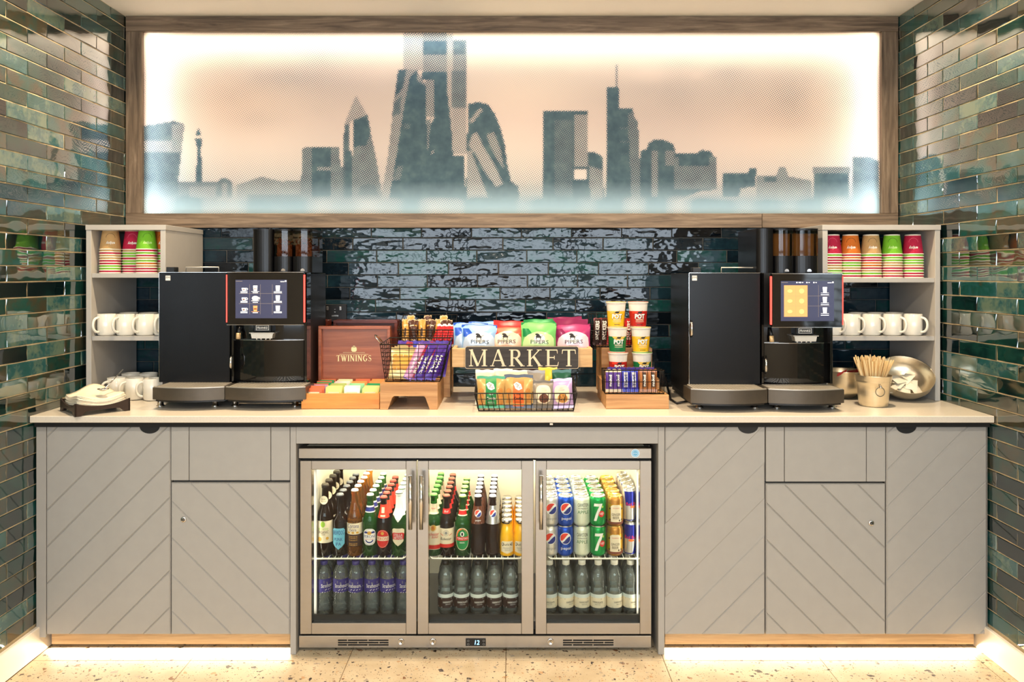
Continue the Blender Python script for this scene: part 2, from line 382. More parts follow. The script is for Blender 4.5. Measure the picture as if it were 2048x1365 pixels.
CHROME = mat('polished_chrome', (215, 212, 208), 0.12, 1.0, var=0.02)

def struct(mb, name, kind='structure', loc=None):
    return tag(mb.build(name, loc=loc), kind=kind)
TILES = {}
def tile_mesh(L, Hh, variant, m):
    key = (round(L, 3), round(Hh, 3), variant, m.name)
    if key in TILES: return TILES[key]
    rnd = random.Random(hash((key[0], key[1], variant)) & 0xffff); nx, nz = (4, 2) if L > 0.1 else (2, 2)
    b = MB(); vs = []; t = 0.011; j = lambda s: (rnd.random() - .5) * s
    ev = 0.0022
    for iz in range(nz + 1):
        for ix in range(nx + 1):
            u = ix / nx; v = iz / nz; edge = ix in (0, nx) or iz in (0, nz)
            vs.append((-L / 2 + ev + (L - 2 * ev) * u + j(.0012) * (1 if edge else 0), j(.0022), -Hh / 2 + ev + (Hh - 2 * ev) * v + j(.0014) * (1 if edge else 0)))
    fs = [(iz * (nx + 1) + ix, iz * (nx + 1) + ix + 1, (iz + 1) * (nx + 1) + ix + 1, (iz + 1) * (nx + 1) + ix) for iz in range(nz) for ix in range(nx)]
    b.add(vs, fs, m, True)
    loop = [ix for ix in range(nx + 1)] + [iz * (nx + 1) + nx for iz in range(1, nz + 1)] + [nz * (nx + 1) + ix for ix in range(nx - 1, -1, -1)] + [iz * (nx + 1) for iz in range(nz - 1, 0, -1)]
    ring = [vs[i] for i in loop]; n = len(ring)
    lip = [(math.copysign(min(abs(p[0]) + ev, L / 2), p[0]), p[1] + 0.003, math.copysign(min(abs(p[2]) + ev, Hh / 2), p[2])) for p in ring]
    bk = [(p[0], t, p[2]) for p in lip]
    b.add(ring + lip + bk, [(i, (i + 1) % n, (i + 1) % n + n, i + n) for i in range(n)] + [(i + n, (i + 1) % n + n, (i + 1) % n + 2 * n, i + 2 * n) for i in range(n)], m, False)
    TILES[key] = b.mesh('tile')
    return TILES[key]
def lay(parent, L, Hh, m, loc, rz):
    o = bpy.data.objects.new('tile', tile_mesh(L, Hh, random.randrange(5), m)); COL.objects.link(o); o.parent = parent
    o.location = loc; o.rotation_euler = (math.radians(random.gauss(0, .28)), math.radians(random.gauss(0, .12)), rz + math.radians(random.gauss(0, .28)))
GAP = 0.003; PZT = 0.0601; PLN = 0.2373
def side_wall(name, sgn):
    wl = struct(MB().box(*sorted((sgn * (WX + .004), sgn * (WX + .06))), YN, 3.72, 0, CEIL, GROUT), name)
    rest = MB(); rz = -sgn * PI / 2
    for k in range(-22, 23):
        z0 = max(1.376 + PZT * k, 0.109); z1 = min(1.376 + PZT * (k + 1), CEIL)
        if z1 - z0 < .015: continue
        y1 = 3.62; yj = 3.572 - (0 if k % 2 == 0 else PLN / 2)
        while y1 > YN + .02:
            y0 = max(yj, YN); L = y1 - y0 - GAP; hh = z1 - z0 - GAP; yc = (y0 + y1) / 2; zc = (z0 + z1) / 2
            if L > .012:
                if yc > 2.55:
                    if not (zc < .80 and y0 > 2.92): lay(wl, L, hh, GREEN, (sgn * (WX + random.uniform(-.0006, .001)), yc, zc), rz)
                else:
                    me = tile_mesh(L, hh, random.randrange(5), GREEN); q = Matrix.Translation((sgn * WX, yc, zc)) @ Matrix.Rotation(rz, 4, 'Z')
                    rest.add([q @ v.co for v in me.vertices], [tuple(p.vertices) for p in me.polygons], GREEN, True)
            y1 = yj; yj -= PLN
    tag(rest.build('far_tiles', wl), kind='stuff')
    return wl
side_wall('wall_left', -1); side_wall('wall_right', 1)
wb = struct(MB().box(-WX - .06, WX + .06, YB + .004, 3.72, 0.0, 1.70, GROUTD).box(-WX - .06, WX + .06, 3.72, 3.80, 0, CEIL, WHITE), 'wall_back')
for k in range(13):
    z0 = 0.926 + .0593 * k; x = -WX - random.uniform(0.0, .05) - (.12 if k % 2 else 0)
    while x < WX:
        x1 = x + .2395; a = max(x, -WX); b = min(x1, WX)
        if b - a > .02: lay(wb, b - a - GAP, .0593 - GAP, NAVY, ((a + b) / 2, YB, z0 + .0297), 0)
        x = x1
struct(MB().box(-WX, -WX + .018, YN, 2.99, 0, .107, SKIRT, .003), 'baseboard_left')
struct(MB().box(WX - .018, WX, YN, 2.99, 0, .107, SKIRT, .003), 'baseboard_right')
struct(MB().box(-4.06, 4.06, -4.1, 3.8, CEIL, CEIL + .1, CEILM), 'ceiling')
# floor: slab with 0.6 m terrazzo tiles laid on it
TERR = terrazzo()
fl = struct(MB().box(-4.06, 4.06, -4.1, 3.8, -.12, -.0015, mat('floor_joint', (112, 92, 70), 0.9)), 'floor')
ft = {}
gx = -0.023; gy = 2.860; PT = .598
for i in range(-7, 7):
    for j in range(-12, 2):
        x0 = max(gx + PT * i, -4); x1 = min(gx + PT * (i + 1), 4); y0 = max(gy + PT * j, -4); y1 = min(gy + PT * (j + 1), 3.72)
        if y0 > YN - .3: x0 = max(x0, -WX); x1 = min(x1, WX)
        if x1 - x0 < .03 or y1 - y0 < .03: continue
        key = (round(x1 - x0, 3), round(y1 - y0, 3))
        if key not in ft: ft[key] = MB().box(-key[0] / 2 + .0012, key[0] / 2 - .0012, -key[1] / 2 + .0012, key[1] / 2 - .0012, -.012, 0, TERR, .0008).mesh('tile')
        o = bpy.data.objects.new('tile', ft[key]); COL.objects.link(o); o.parent = fl; o.location = ((x0 + x1) / 2, (y0 + y1) / 2, 0)
# the rest of the room, behind the camera
ROOMW = mat('room_wall_paint', (196, 186, 170), 0.8, var=0.03, scale=4)
struct(MB().box(-4.06, -WX - .06, YN, YN + .1, 0, CEIL, ROOMW), 'wall_return_left')
struct(MB().box(WX + .06, 4.06, YN, YN + .1, 0, CEIL, ROOMW), 'wall_return_right')
struct(MB().box(-4.1, -4.0, -4.1, YN, 0, CEIL, ROOMW), 'wall_outer_left')
struct(MB().box(4.0, 4.1, -4.1, YN, 0, CEIL, ROOMW), 'wall_outer_right')
fw = MB().box(-4, 4, -4.1, -4.0, 0, .75, ROOMW).box(-4, 4, -4.1, -4.0, 2.35, CEIL, ROOMW)
for a, b in ((-4, -2.45), (-.85, -.80), (.80, .85), (2.45, 4)): fw.box(a, b, -4.1, -4.0, .75, 2.35, ROOMW)
struct(fw, 'wall_front')
for i, wx in enumerate((-1.65, 0, 1.65)):
    m = MB()
    for a, b, c, d in ((-.79, -.73, .76, 2.34), (.73, .79, .76, 2.34), (-.79, .79, .76, .82), (-.79, .79, 2.28, 2.34), (-.025, .025, .8, 2.3), (-.75, .75, 1.72, 1.76)):
        m.box(wx + a, wx + b, -3.92, -3.87, c, d, BLACK, .004)
    struct(m, 'window_%d' % (i + 1))

# ---------------------------------------------------------------- the back-lit skyline mural in its timber frame
OAK = [(66, 54, 42), (114, 96, 78), (150, 131, 110)]
WFX = wood('smoked_oak_x', OAK, 'x', 7, 0.55); WFZ = wood('smoked_oak_z', OAK, 'z', 7, 0.55)
x0, x3 = -WX + .002, WX - .002; x1, x2 = PX(284, YF), PX(1763, YF); z3, z2, z1, z0 = CEIL - .001, PZ(63, YF), PZ(427, YF), PZ(456, YF)
mural = thing('mural_light_box', 'wide backlit halftone city skyline mural in a brown oak frame above the counter', 'mural', (0, YF, z0))
fd = 3.72
for nm, a, b, c, d, m in (('frame_beam', x0, x3, z2, z3, WFX), ('frame_beam', x0, PX(1524, YF), z0, z1, WFX), ('frame_beam', PX(1524.6, YF), x3, z0, z1, WFX), ('frame_beam', x0, x1, z1, z2, WFZ), ('frame_beam', x2, x3, z1, z2, WFZ)):
    MB().box(a + .0004, b - .0004, YF, fd, c + .0004, d - .0004, m, .0012).build(nm, mural)
MB().box(x1, x2, 3.70, 3.718, z1, z2, mat('grey_board', (176, 174, 170), 0.9)).build('back_board', mural)
LEDW = (1.0, 0.98, 0.95)
for nm, lx, lz, sx, ry in (('top', 0, z2 - .004, x2 - x1 - .02, 0), ('bottom', 0, z1 + .004, x2 - x1 - .02, PI)):
    o = area('mural_led_strip', (lx, 3.655, lz), (0, ry, 0), sx, .012, 12.5 if ry == 0 else 3.0, LEDW if ry == 0 else (0.88, 0.95, 1.0))
for sx, ry in ((x1 + .004, -PI / 2), (x2 - .004, PI / 2)):
    area('mural_led_strip', (sx, 3.655, (z1 + z2) / 2), (0, ry, 0), z2 - z1 - .02, .012, 4.0, LEDW)
area('mural_fill_light', (0, 3.696, (z1 + z2) / 2), (-PI / 2, 0, 0), x2 - x1 - .05, z2 - z1 - .05, .9, (1.0, 0.91, 0.86))  # added fill behind the print, lifts the middle of the mural
# print: halftone coverage and paper colour per point of the sheet
GX, GZ = 590, 146
px = np.linspace(284, 1763, GX); py = np.linspace(427, 63, GZ); XX, YY = np.meshgrid(px, py)
def g(cx, cy, sx, sy): return np.exp(-((XX - cx) / sx) ** 2 - ((YY - cy) / sy) ** 2)
def lerp(v, a, b): return np.clip((v - a) / (b - a), 0, 1)
rs = np.random.RandomState(3)
def noise(n, m):
    a = rs.rand(n, m); yi = np.linspace(0, n - 1.001, GZ); xi = np.linspace(0, m - 1.001, GX); y = yi.astype(int)[:, None]; x = xi.astype(int)[None, :]
    fy = (yi - yi.astype(int))[:, None]; fx = (xi - xi.astype(int))[None, :]; fy = fy * fy * (3 - 2 * fy); fx = fx * fx * (3 - 2 * fx)
    return (a[y, x] * (1 - fx) + a[y, x + 1] * fx) * (1 - fy) + (a[y + 1, x] * (1 - fx) + a[y + 1, x + 1] * fx) * fy
tone = 0.24 * g(450, 170, 210, 85) + 0.20 * g(640, 130, 130, 60) + 0.10 * g(1050, 130, 240, 55) + 0.26 * g(1440, 190, 200, 70) + 0.24 * g(1640, 200, 130, 110) + 0.12 * g(1365, 122, 40, 14) + 0.10 * g(1450, 140, 40, 14) + 0.10 * g(500, 240, 60, 22) + 0.05 * g(640, 220, 25, 12)
tone = tone * (0.75 + 0.5 * noise(9, 26)) - 0.16 * g(1300, 150, 30, 14) - 0.12 * g(1395, 150, 14, 8)
tone += (0.42 * lerp(YY, 285, 372) ** 1.2) * np.clip(1 - g(1340, 300, 60, 60), 0, 1) + 0.14 * lerp(YY, 360, 385)
tone += 0.10 * g(540, 372, 60, 14)
tone = np.clip(tone, 0, .62)
def inside(poly):
    m = np.zeros(XX.shape, bool); n = len(poly)
    for i in range(n):
        (ax, ay), (bx, by) = poly[i], poly[(i + 1) % n]
        c = ((ay > YY) != (by > YY))
        if by != ay: m ^= c & (XX < (bx - ax) * (YY - ay) / (by - ay) + ax)
    return m
def R(a, b, c, d): return [(a, c), (b, c), (b, d), (a, d)]
SKY = [
 (.86, [(284, 250), (345, 240), (366, 247), (353, 361), (353, 405), (284, 405)]), (.58, [(284, 279), (362, 279), (360, 302), (284, 302)]), (.66, [(340, 247), (366, 247), (360, 300), (340, 300)]),
 (.9, [(390, 262), (393.5, 253), (397, 262)]), (.95, R(389, 398, 262, 270)), (.92, [(386, 275), (402, 275), (399, 296), (401, 362), (388, 362), (391, 296)]),
 (.82, R(353, 430, 362, 402)), (.70, R(375, 428, 374, 395)), (.84, [(428, 395), (430, 366), (438, 356), (450, 355), (461, 364), (462, 395)]), (.68, R(440, 452, 366, 395)),
 (.66, [(470, 395), (470, 370), (520, 352), (560, 362), (600, 360), (600, 395)]), (.8, R(490, 700, 388, 404)),
 (.78, [(603, 294), (678, 293), (679, 404), (598, 404)]), (.93, R(621, 660, 292, 400)), (.80, R(678, 702, 332, 404)), (.66, R(632, 660, 334, 340)),
 (.52, [(710, 187), (734, 229), (704, 240), (697, 248), (686, 248)]), (.94, [(704, 240), (734, 228), (741, 266), (730, 292), (704, 296)]), (.76, [(704, 292), (730, 290), (740, 262), (752, 320), (764, 404), (700, 404)]), (.86, [(686, 247), (696, 247), (699, 404), (684, 404)]), (.10, R(697, 703, 250, 330)), (.9, R(690, 702, 300, 404)),
 (.84, [(712, 404), (718, 372), (733, 366), (750, 370), (760, 404)]),
 (.50, R(806, 846, 60, 140)), (.64, R(845, 893, 60, 145)), (.92, R(846, 893, 80, 107)), (.48, R(893, 906, 64, 310)), (.66, R(906, 932, 78, 305)), (.86, R(906, 930, 80, 106)), (.80, R(904, 930, 140, 212)), (.52, R(905, 934, 214, 308)),
 (.60, [(795, 137), (832, 137), (852, 168), (852, 320), (778, 404), (760, 404), (774, 310), (786, 200)]), (.9, [(795, 137), (812, 137), (804, 175), (788, 195)]), (.84, [(786, 205), (802, 190), (799, 225), (783, 232)]),
 (.96, [(820, 150), (832, 138), (834, 160), (850, 170), (851, 230), (853, 300), (872, 312), (928, 310), (930, 404), (776, 404), (794, 300), (808, 210)]), (.84, R(805, 820, 245, 258)), (.80, [(793, 330), (806, 330), (800, 360), (784, 362)]),
 (.60, R(849, 870, 158, 232)), (.95, [(843, 141), (893, 141), (893, 178), (901, 250), (905, 312), (853, 318), (856, 256), (869, 230), (869, 158), (843, 156)]), (.72, [(852, 240), (862, 232), (856, 300), (852, 300)]), (.62, [(858, 308), (868, 296), (868, 306)]),
 (.92, [(935, 206), (958, 202), (976, 207), (990, 226), (1002, 256), (1010, 290), (1015, 330), (1022, 362), (1036, 372), (1040, 404), (930, 404), (934, 300)]),
 (.55, [(943, 268), (953, 262), (966, 290), (990, 330), (1006, 366), (992, 374), (970, 345), (948, 305), (936, 290)]), (.64, [(972, 268), (988, 262), (1002, 300), (1008, 336), (996, 322), (980, 292)]), (.55, [(938, 240), (960, 213), (965, 219), (944, 246)]), (.58, [(932, 300), (944, 300), (966, 360), (990, 404), (932, 404)]), (.9, [(944, 306), (950, 306), (990, 392), (975, 392)]),
 (.93, R(1086, 1176, 220, 404)), (.85, R(1108, 1146, 238, 404)), (.60, R(1148, 1176, 228, 334)), (.10, R(1150, 1174, 339, 358)),
 (.90, [(1177, 302), (1190, 303), (1206, 312), (1209, 404), (1160, 404), (1160, 362), (1176, 358)]), (.66, [(1178, 330), (1206, 340), (1208, 404), (1182, 404)]),
 (.62, R(1233, 1237, 126, 172)), (.94, [(1215, 172), (1238, 171), (1240, 215), (1267, 216), (1270, 233), (1277, 240), (1283, 404), (1213, 404)]), (.80, [(1256, 226), (1268, 222), (1279, 260), (1284, 404), (1264, 404)]), (.84, R(1240, 1262, 253, 257)), (.84, R(1240, 1262, 280, 284)), (.84, R(1240, 1262, 306, 309)),
 (.90, [(1281, 300), (1295, 298), (1297, 285), (1310, 278), (1332, 279), (1349, 287), (1353, 304), (1398, 304), (1406, 298), (1424, 302), (1433, 318), (1436, 378), (1400, 382), (1350, 404), (1281, 404)]), (.70, R(1304, 1318, 300, 395)), (.72, R(1332, 1350, 300, 330)), (.80, R(1350, 1436, 312, 378)), (.93, R(1360, 1420, 305, 330)),
 (.92, [(1448, 346), (1498, 346), (1502, 336), (1516, 336), (1512, 372), (1484, 376), (1480, 394), (1448, 394)]), (.70, [(1516, 350), (1556, 350), (1561, 334), (1574, 334), (1580, 352), (1626, 360), (1626, 396), (1516, 396)]), (.88, R(1530, 1556, 352, 364)),
 (.72, R(1628, 1705, 333, 346)), (.90, R(1630, 1702, 345, 404)), (.86, [(1708, 313), (1744, 313), (1763, 322), (1763, 420), (1708, 420)]),
]
for t, poly in SKY: tone[inside(poly)] = t
low = lerp(YY, 388, 402)
tone = tone * (1 - low) + low * np.clip(0.80 + 0.55 * (noise(4, 34) - .45), .58, 1.1)
for _ in range(1):
    p = np.pad(tone, 1, mode='edge'); tone = (p[:-2, 1:-1] + p[2:, 1:-1] + p[1:-1, :-2] + p[1:-1, 2:] + 2 * p[1:-1, 1:-1]) / 6
tone = tone + .16 * lerp(tone, .80, .90)
def C(c): return np.array(lin(c))
t = lerp(YY, 70, 240)[..., None]; paper = C((234, 216, 190)) * (1 - t) + C((224, 208, 198)) * t
t = lerp(YY, 240, 400)[..., None]; paper = paper * (1 - t) + C((226, 222, 216)) * t
k = (0.45 * noise(5, 12))[..., None]; paper = paper * (1 - k) + C((222, 198, 190)) * k
k = (0.55 * g(1650, 220, 160, 100) + .5 * g(420, 190, 140, 90))[..., None]; paper = paper * (1 - k) + C((218, 188, 164)) * k
def mural_print():
    m = bpy.data.materials.new('halftone_print'); m.use_nodes = True; nt = m.node_tree; nt.nodes.clear(); L = nt.links.new
    out = N(nt, 'ShaderNodeOutputMaterial'); d = N(nt, 'ShaderNodeBsdfDiffuse'); tr = N(nt, 'ShaderNodeBsdfTranslucent'); ms = N(nt, 'ShaderNodeMixShader'); ms.inputs[0].default_value = 0.5
    at = N(nt, 'ShaderNodeAttribute', attribute_name='tone'); pc = N(nt, 'ShaderNodeAttribute', attribute_name='paper')
    tc = N(nt, 'ShaderNodeTexCoord'); mp = N(nt, 'ShaderNodeMapping'); s = 2 * PI / 0.0086
    mp.inputs['Rotation'].default_value = (0, math.radians(32), 0); mp.inputs['Scale'].default_value = (s, s, s); L(tc.outputs['Object'], mp.inputs[0])
    sp = N(nt, 'ShaderNodeSeparateXYZ'); L(mp.outputs[0], sp.inputs[0])
    c1 = N(nt, 'ShaderNodeMath', operation='COSINE'); c2 = N(nt, 'ShaderNodeMath', operation='COSINE'); L(sp.outputs[0], c1.inputs[0]); L(sp.outputs[2], c2.inputs[0])
    ad = N(nt, 'ShaderNodeMath', operation='ADD'); L(c1.outputs[0], ad.inputs[0]); L(c2.outputs[0], ad.inputs[1])
    ma = N(nt, 'ShaderNodeMath', operation='MULTIPLY_ADD'); ma.inputs[1].default_value = 0.25; ma.inputs[2].default_value = 0.5; L(ad.outputs[0], ma.inputs[0])
    su = N(nt, 'ShaderNodeMath', operation='ADD'); L(ma.outputs[0], su.inputs[0]); L(at.outputs['Fac'], su.inputs[1])
    mr = N(nt, 'ShaderNodeMapRange'); mr.inputs[1].default_value = 0.97; mr.inputs[2].default_value = 1.10; L(su.outputs[0], mr.inputs[0])
    nz = N(nt, 'ShaderNodeTexNoise'); nz.inputs['Scale'].default_value = 24; nz.inputs['Detail'].default_value = 6; L(tc.outputs['Object'], nz.inputs['Vector'])
    ink = ramp(nt, [(0.3, (78, 98, 110)), (0.55, (88, 110, 120)), (0.75, (100, 122, 128))]); L(nz.outputs['Fac'], ink.inputs[0])
    mi = N(nt, 'ShaderNodeMixRGB'); mi.inputs[2].default_value = (*lin((170, 194, 202)), 1); L(pc.outputs['Alpha'], mi.inputs[0]); L(ink.outputs[0], mi.inputs[1])  # printed mist: ink paled towards the bottom, LED glow put into its colour
    mx = N(nt, 'ShaderNodeMixRGB'); L(mr.outputs[0], mx.inputs[0]); L(pc.outputs['Color'], mx.inputs[1]); L(mi.outputs[0], mx.inputs[2])
    L(mx.outputs[0], d.inputs[0]); L(mx.outputs[0], tr.inputs[0]); L(d.outputs[0], ms.inputs[1]); L(tr.outputs[0], ms.inputs[2]); L(ms.outputs[0], out.inputs[0])
    return m
me = bpy.data.meshes.new('printed_sheet'); yp = 3.600 - YF
vv = np.stack([(XX - CX) * YF / F, np.full(XX.shape, yp), (ZC + (H - YY) * YF / F) - z0], -1).reshape(-1, 3)
idx = np.arange(GX * GZ).reshape(GZ, GX); fa = np.stack([idx[:-1, :-1], idx[:-1, 1:], idx[1:, 1:], idx[1:, :-1]], -1).reshape(-1, 4)
me.vertices.add(len(vv)); me.vertices.foreach_set('co', vv.ravel()); me.loops.add(fa.size); me.loops.foreach_set('vertex_index', fa.ravel())
me.polygons.add(len(fa)); me.polygons.foreach_set('loop_start', np.arange(len(fa)) * 4); me.update(calc_edges=True)
a = me.attributes.new('tone', 'FLOAT', 'POINT'); a.data.foreach_set('value', tone.ravel())
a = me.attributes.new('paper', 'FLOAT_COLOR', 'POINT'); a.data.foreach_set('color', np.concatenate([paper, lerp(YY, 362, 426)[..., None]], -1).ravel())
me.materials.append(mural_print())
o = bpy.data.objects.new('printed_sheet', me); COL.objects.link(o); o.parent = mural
# ================================================================ counter, cabinets, shelf units, bottle cooler
ZT = 0.925; YC = D(2.698); YD = D(2.73); SD = YD / F
QUARTZ = mat('pale_quartz', (220, 210, 194), 0.22, var=0.05, scale=160)
CABP = mat('grey_cabinet_paint', (162, 159, 154), 0.46, var=0.025, scale=20)
CABI = mat('cabinet_carcass', (60, 58, 55), 0.7)
SHELFP = mat('pale_grey_laminate', (182, 178, 172), 0.5, var=0.03, scale=14)
wt = MB().box(-WX + .001, WX - .001, YC, YB - .001, ZT - .0255, ZT, QUARTZ, .002)
o = wt.build('worktop', loc=(0, YC, ZT - .0255)); tag(o, 'long pale quartz worktop running from wall to wall over the grey cabinets', 'worktop')
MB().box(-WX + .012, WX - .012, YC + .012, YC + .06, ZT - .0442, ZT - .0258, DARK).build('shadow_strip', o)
MB().box(PX(1099, YC), PX(1106, YC), YC - .004, YC + .01, ZT - .034, ZT - .026, CHROME, .001).build('clip', o)

def clip(poly, a, b, c):                 # keeps a*x + b*z <= c
    out = []
    for i in range(len(poly)):
        p, q = poly[i], poly[(i + 1) % len(poly)]; dp = a * p[0] + b * p[1] - c; dq = a * q[0] + b * q[1] - c
        if dp <= 0: out.append(p)
        if dp * dq < 0: t = dp / (dp - dq); out.append((p[0] + (q[0] - p[0]) * t, p[1] + (q[1] - p[1]) * t))
    return out
def inset(poly, d):
    n = len(poly); ar = sum(poly[i][0] * poly[(i + 1) % n][1] - poly[(i + 1) % n][0] * poly[i][1] for i in range(n)); s = 1 if ar > 0 else -1; r = poly
    for i in range(n):
        (ax, az), (bx, bz) = poly[i], poly[(i + 1) % n]; l = math.hypot(bx - ax, bz - az)
        if l < 1e-6: continue
        nx, nz = s * (bz - az) / l, -s * (bx - ax) / l
        r = clip(r, nx, nz, nx * ax + nz * az - d)
    return r
def plank(mb, poly, y, m, bev=.0028, dep=.004):
    poly = inset(poly, .0004)
    if len(poly) < 3: return False
    fr = []
    n = len(poly); cx = sum(p[0] for p in poly) / n; cz = sum(p[1] for p in poly) / n
    ins = inset(poly, bev)
    if len(ins) != n: return False
    # match the inset outline to the outer one by nearest corner
    ins = [min(ins, key=lambda q: (q[0] - p[0]) ** 2 + (q[1] - p[1]) ** 2) for p in poly]
    vs = [(a, y, b) for a, b in ins] + [(a, y + dep, b) for a, b in poly]
    mb.add(vs, [list(range(n))] + [(i, i + n, (i + 1) % n + n, (i + 1) % n) for i in range(n)], m)
    return True
def door(parent, a, b, z0, z1, sl, ref, pull=None, lock=None):
    """door of diagonal boards; sl +1: boards rise to the right; ref: a point (x, z) on one groove"""
    dr = MB().box(a + .0012, b - .0012, YD + .004, YD + .020, z0, z1, CABP).build('door', parent)
    c0 = ref[1] - sl * ref[0]; pit = .1411
    for k in range(-16, 17):
        lo = c0 + pit * k; hi = lo + pit                       # board between z = sl*x + lo and z = sl*x + hi
        p = [(a + .0014, z0), (b - .0014, z0), (b - .0014, z1), (a + .0014, z1)]
        p = clip(p, sl, -1, -lo); p = clip(p, -sl, 1, hi) if p else p
        if len(p) < 3: continue
        mb = MB()
        if plank(mb, p, YD, CABP): mb.build('board', dr)
    if pull:
        r = .039; pts = [(pull + r * math.cos(PI + PI * i / 14), z1 - .0005 + .72 * r * math.sin(PI + PI * i / 14)) for i in range(15)]
        MB().prism(pts, YD - .0012, YD + .001, BLACK).build('finger_pull', dr)
    if lock:
        pl = flat(lock[0], YD - .0022, lock[1])
        m = MB().lathe([(0, 0), (.0105, 0), (.0105, .0022), (.0085, .003), (0, .003)], CHROME, 20)
        m.xf(lambda x, y, z: (lock[0] + x, YD - z, lock[1] + y)); m.oval(0, 0, .006, .006, flat(lock[0], YD - .0033, lock[1]), BLACK).rect(-.001, .001, -.004, .004, flat(lock[0], YD - .0036, lock[1]), CHROME)
        m.build('lock', dr)
def dx(p): return PX(p, YD)
def dz(p): return PZ(p, YD)
ZB = .078; ZCT = .880
def carcass(t, a, b):
    MB().box(a + .002, b - .002, YD + .0205, 3.55, ZB, ZCT, CABI).build('carcass', t)
def unit(label, a, b): 
    return thing('base_cabinet', label, 'cabinet', ((a + b) / 2, YD, ZB))
t = unit('grey cabinet at the green tiled wall under the napkin tray, with black half-moon pull', dx(72), dx(341)); carcass(t, dx(72), dx(341))
MB().box(dx(72), dx(91.6), YD + .001, YD + .02, ZB - .012, ZCT, CABP, .001).build('filler_strip', t)
door(t, dx(92), dx(341), ZB, ZCT, 1, (dx(92.7), dz(1242.5)), pull=dx(299.5))
def chute(label, a, b, f0, f1, zs, zr, ref, sl, lock):
    t = unit(label, a, b); carcass(t, a, b)
    for u, v, nm in ((a, f0, 'fascia_panel'), (f0, f1, 'waste_flap'), (f1, b, 'fascia_panel')):
        MB().box(u + .0012, v - .0012, YD, YD + .02, zs + .002, ZCT, CABP, .0012).build(nm, t)
    door(t, a, b, ZB, zr, sl, ref, lock=lock)
chute('grey waste cabinet with a lock, beside the cooler and below the icon-screen coffee machine', dx(341.5), dx(580), dx(378), dx(541.5), dz(962.5), dz(966.5), (dx(341), dz(1074.5)), -1, (dx(367), dz(1040)))
t = unit('grey cabinet directly beside the bottle cooler, below the noodle pots, with half-moon pull', dx(1329.5), dx(1530.5)); carcass(t, dx(1329.5), dx(1530.5))
door(t, dx(1329.5), dx(1530.5), ZB, ZCT, 1, (dx(1330), dz(904)), pull=dx(1496))
chute('grey waste cabinet with a lock, below the orange-screen coffee machine', dx(1531.5), dx(1771.5), dx(1569), dx(1733), dz(965), dz(968.5), (dx(1530), dz(1004)), -1, (dx(1742.5), dz(1047)))
t = unit('grey cabinet with half-moon pull under the steel bucket and bowls', dx(1772.5), dx(1976)); carcass(t, dx(1772.5), dx(1976))
door(t, dx(1772.5), dx(1974), ZB, ZCT, 1, (dx(1772), dz(943.6)), pull=dx(1812.5))
MB().box(dx(1975), dx(1976), YD + .003, YD + .02, ZB - .002, ZCT, CABP, .001).build('filler_strip', t)
PLW = wood('worn_ply_edge', [(140, 112, 80), (176, 148, 112), (198, 172, 136)], 'x', 6, .55)
yp = D(2.777)
for a, b, lb in ((103, 580, 'pale timber plinth board under the cabinets below the mugs'), (1330, 1948, 'pale timber plinth board under the cabinets below the metal bucket')):
    o = MB().box(PX(a, yp), PX(b, yp), yp, yp + .018, .016, ZB - .001, PLW, .001).build('plinth_board', loc=(PX((a + b) / 2, yp), yp, .016)); tag(o, lb, 'plinth')
    for q in (a + 22, (a + b) / 2, b - 22): MB().lathe([(0, -.016), (.018, -.016), (.018, -.012), (.012, -.01), (.012, .05)], BLACK, 12, (PX(q, yp), yp + .05, .016)).build('levelling_foot', o)
    area('plinth_led_strip', (PX((a + b) / 2, yp), yp - .004, .0135), (math.radians(-48), 0, 0), PX(b, yp) - PX(a, yp), .008, 5.0 * (b - a) / 500, (1.0, 0.84, 0.60))
t = thing('cooler_surround', 'grey painted panels and rail framing the steel bottle cooler', 'panel', ((dx(580) + dx(1329)) / 2, YD, 0))
MB().box(dx(580.5), dx(592), YD, 3.55, 0.001, ZCT, CABP, .001).build('side_panel', t); MB().box(dx(1316.5), dx(1329), YD, 3.55, 0.001, ZCT, CABP, .001).build('side_panel', t)
MB().box(dx(592.3), dx(1316.2), YD, YD + .02, dz(888), ZCT, CABP, .001).build('top_rail', t)

# open shelf units standing on the counter
def shelf_unit(label, a, b, zs):
    y0 = D(3.02); y1 = 3.60; zt = PZ(450, y0); th = .022
    t = thing('shelf_unit', label, 'shelf', ((a + b) / 2, y0, ZT))
    MB().box(a - .002, b + .002, y0 - .002, y1, zt - th, zt, SHELFP, .001).build('top_panel', t)
    for u in (a, b - th): MB().box(u, u + th, y0, y1, ZT + .0005, zt - th - .0003, SHELFP, .001).build('side_panel', t)
    for z in zs: MB().box(a + th + .0005, b - th - .0005, y0 + .004, y1, z - .019, z, SHELFP, .001).build('shelf_board', t)
YS = D(3.02)
ZL1, ZL2 = PZ(547, YS), PZ(673, YS); ZR1, ZR2 = PZ(556.5, YS), PZ(673, YS)
shelf_unit('narrow grey open shelf unit of paper cups and mugs behind the napkin tray', -1.812, -1.474, (ZL1, ZL2))
shelf_unit('wider grey open shelf unit of paper cups and mugs behind the metal bowls', 1.321, 1.822, (ZR1, ZR2))

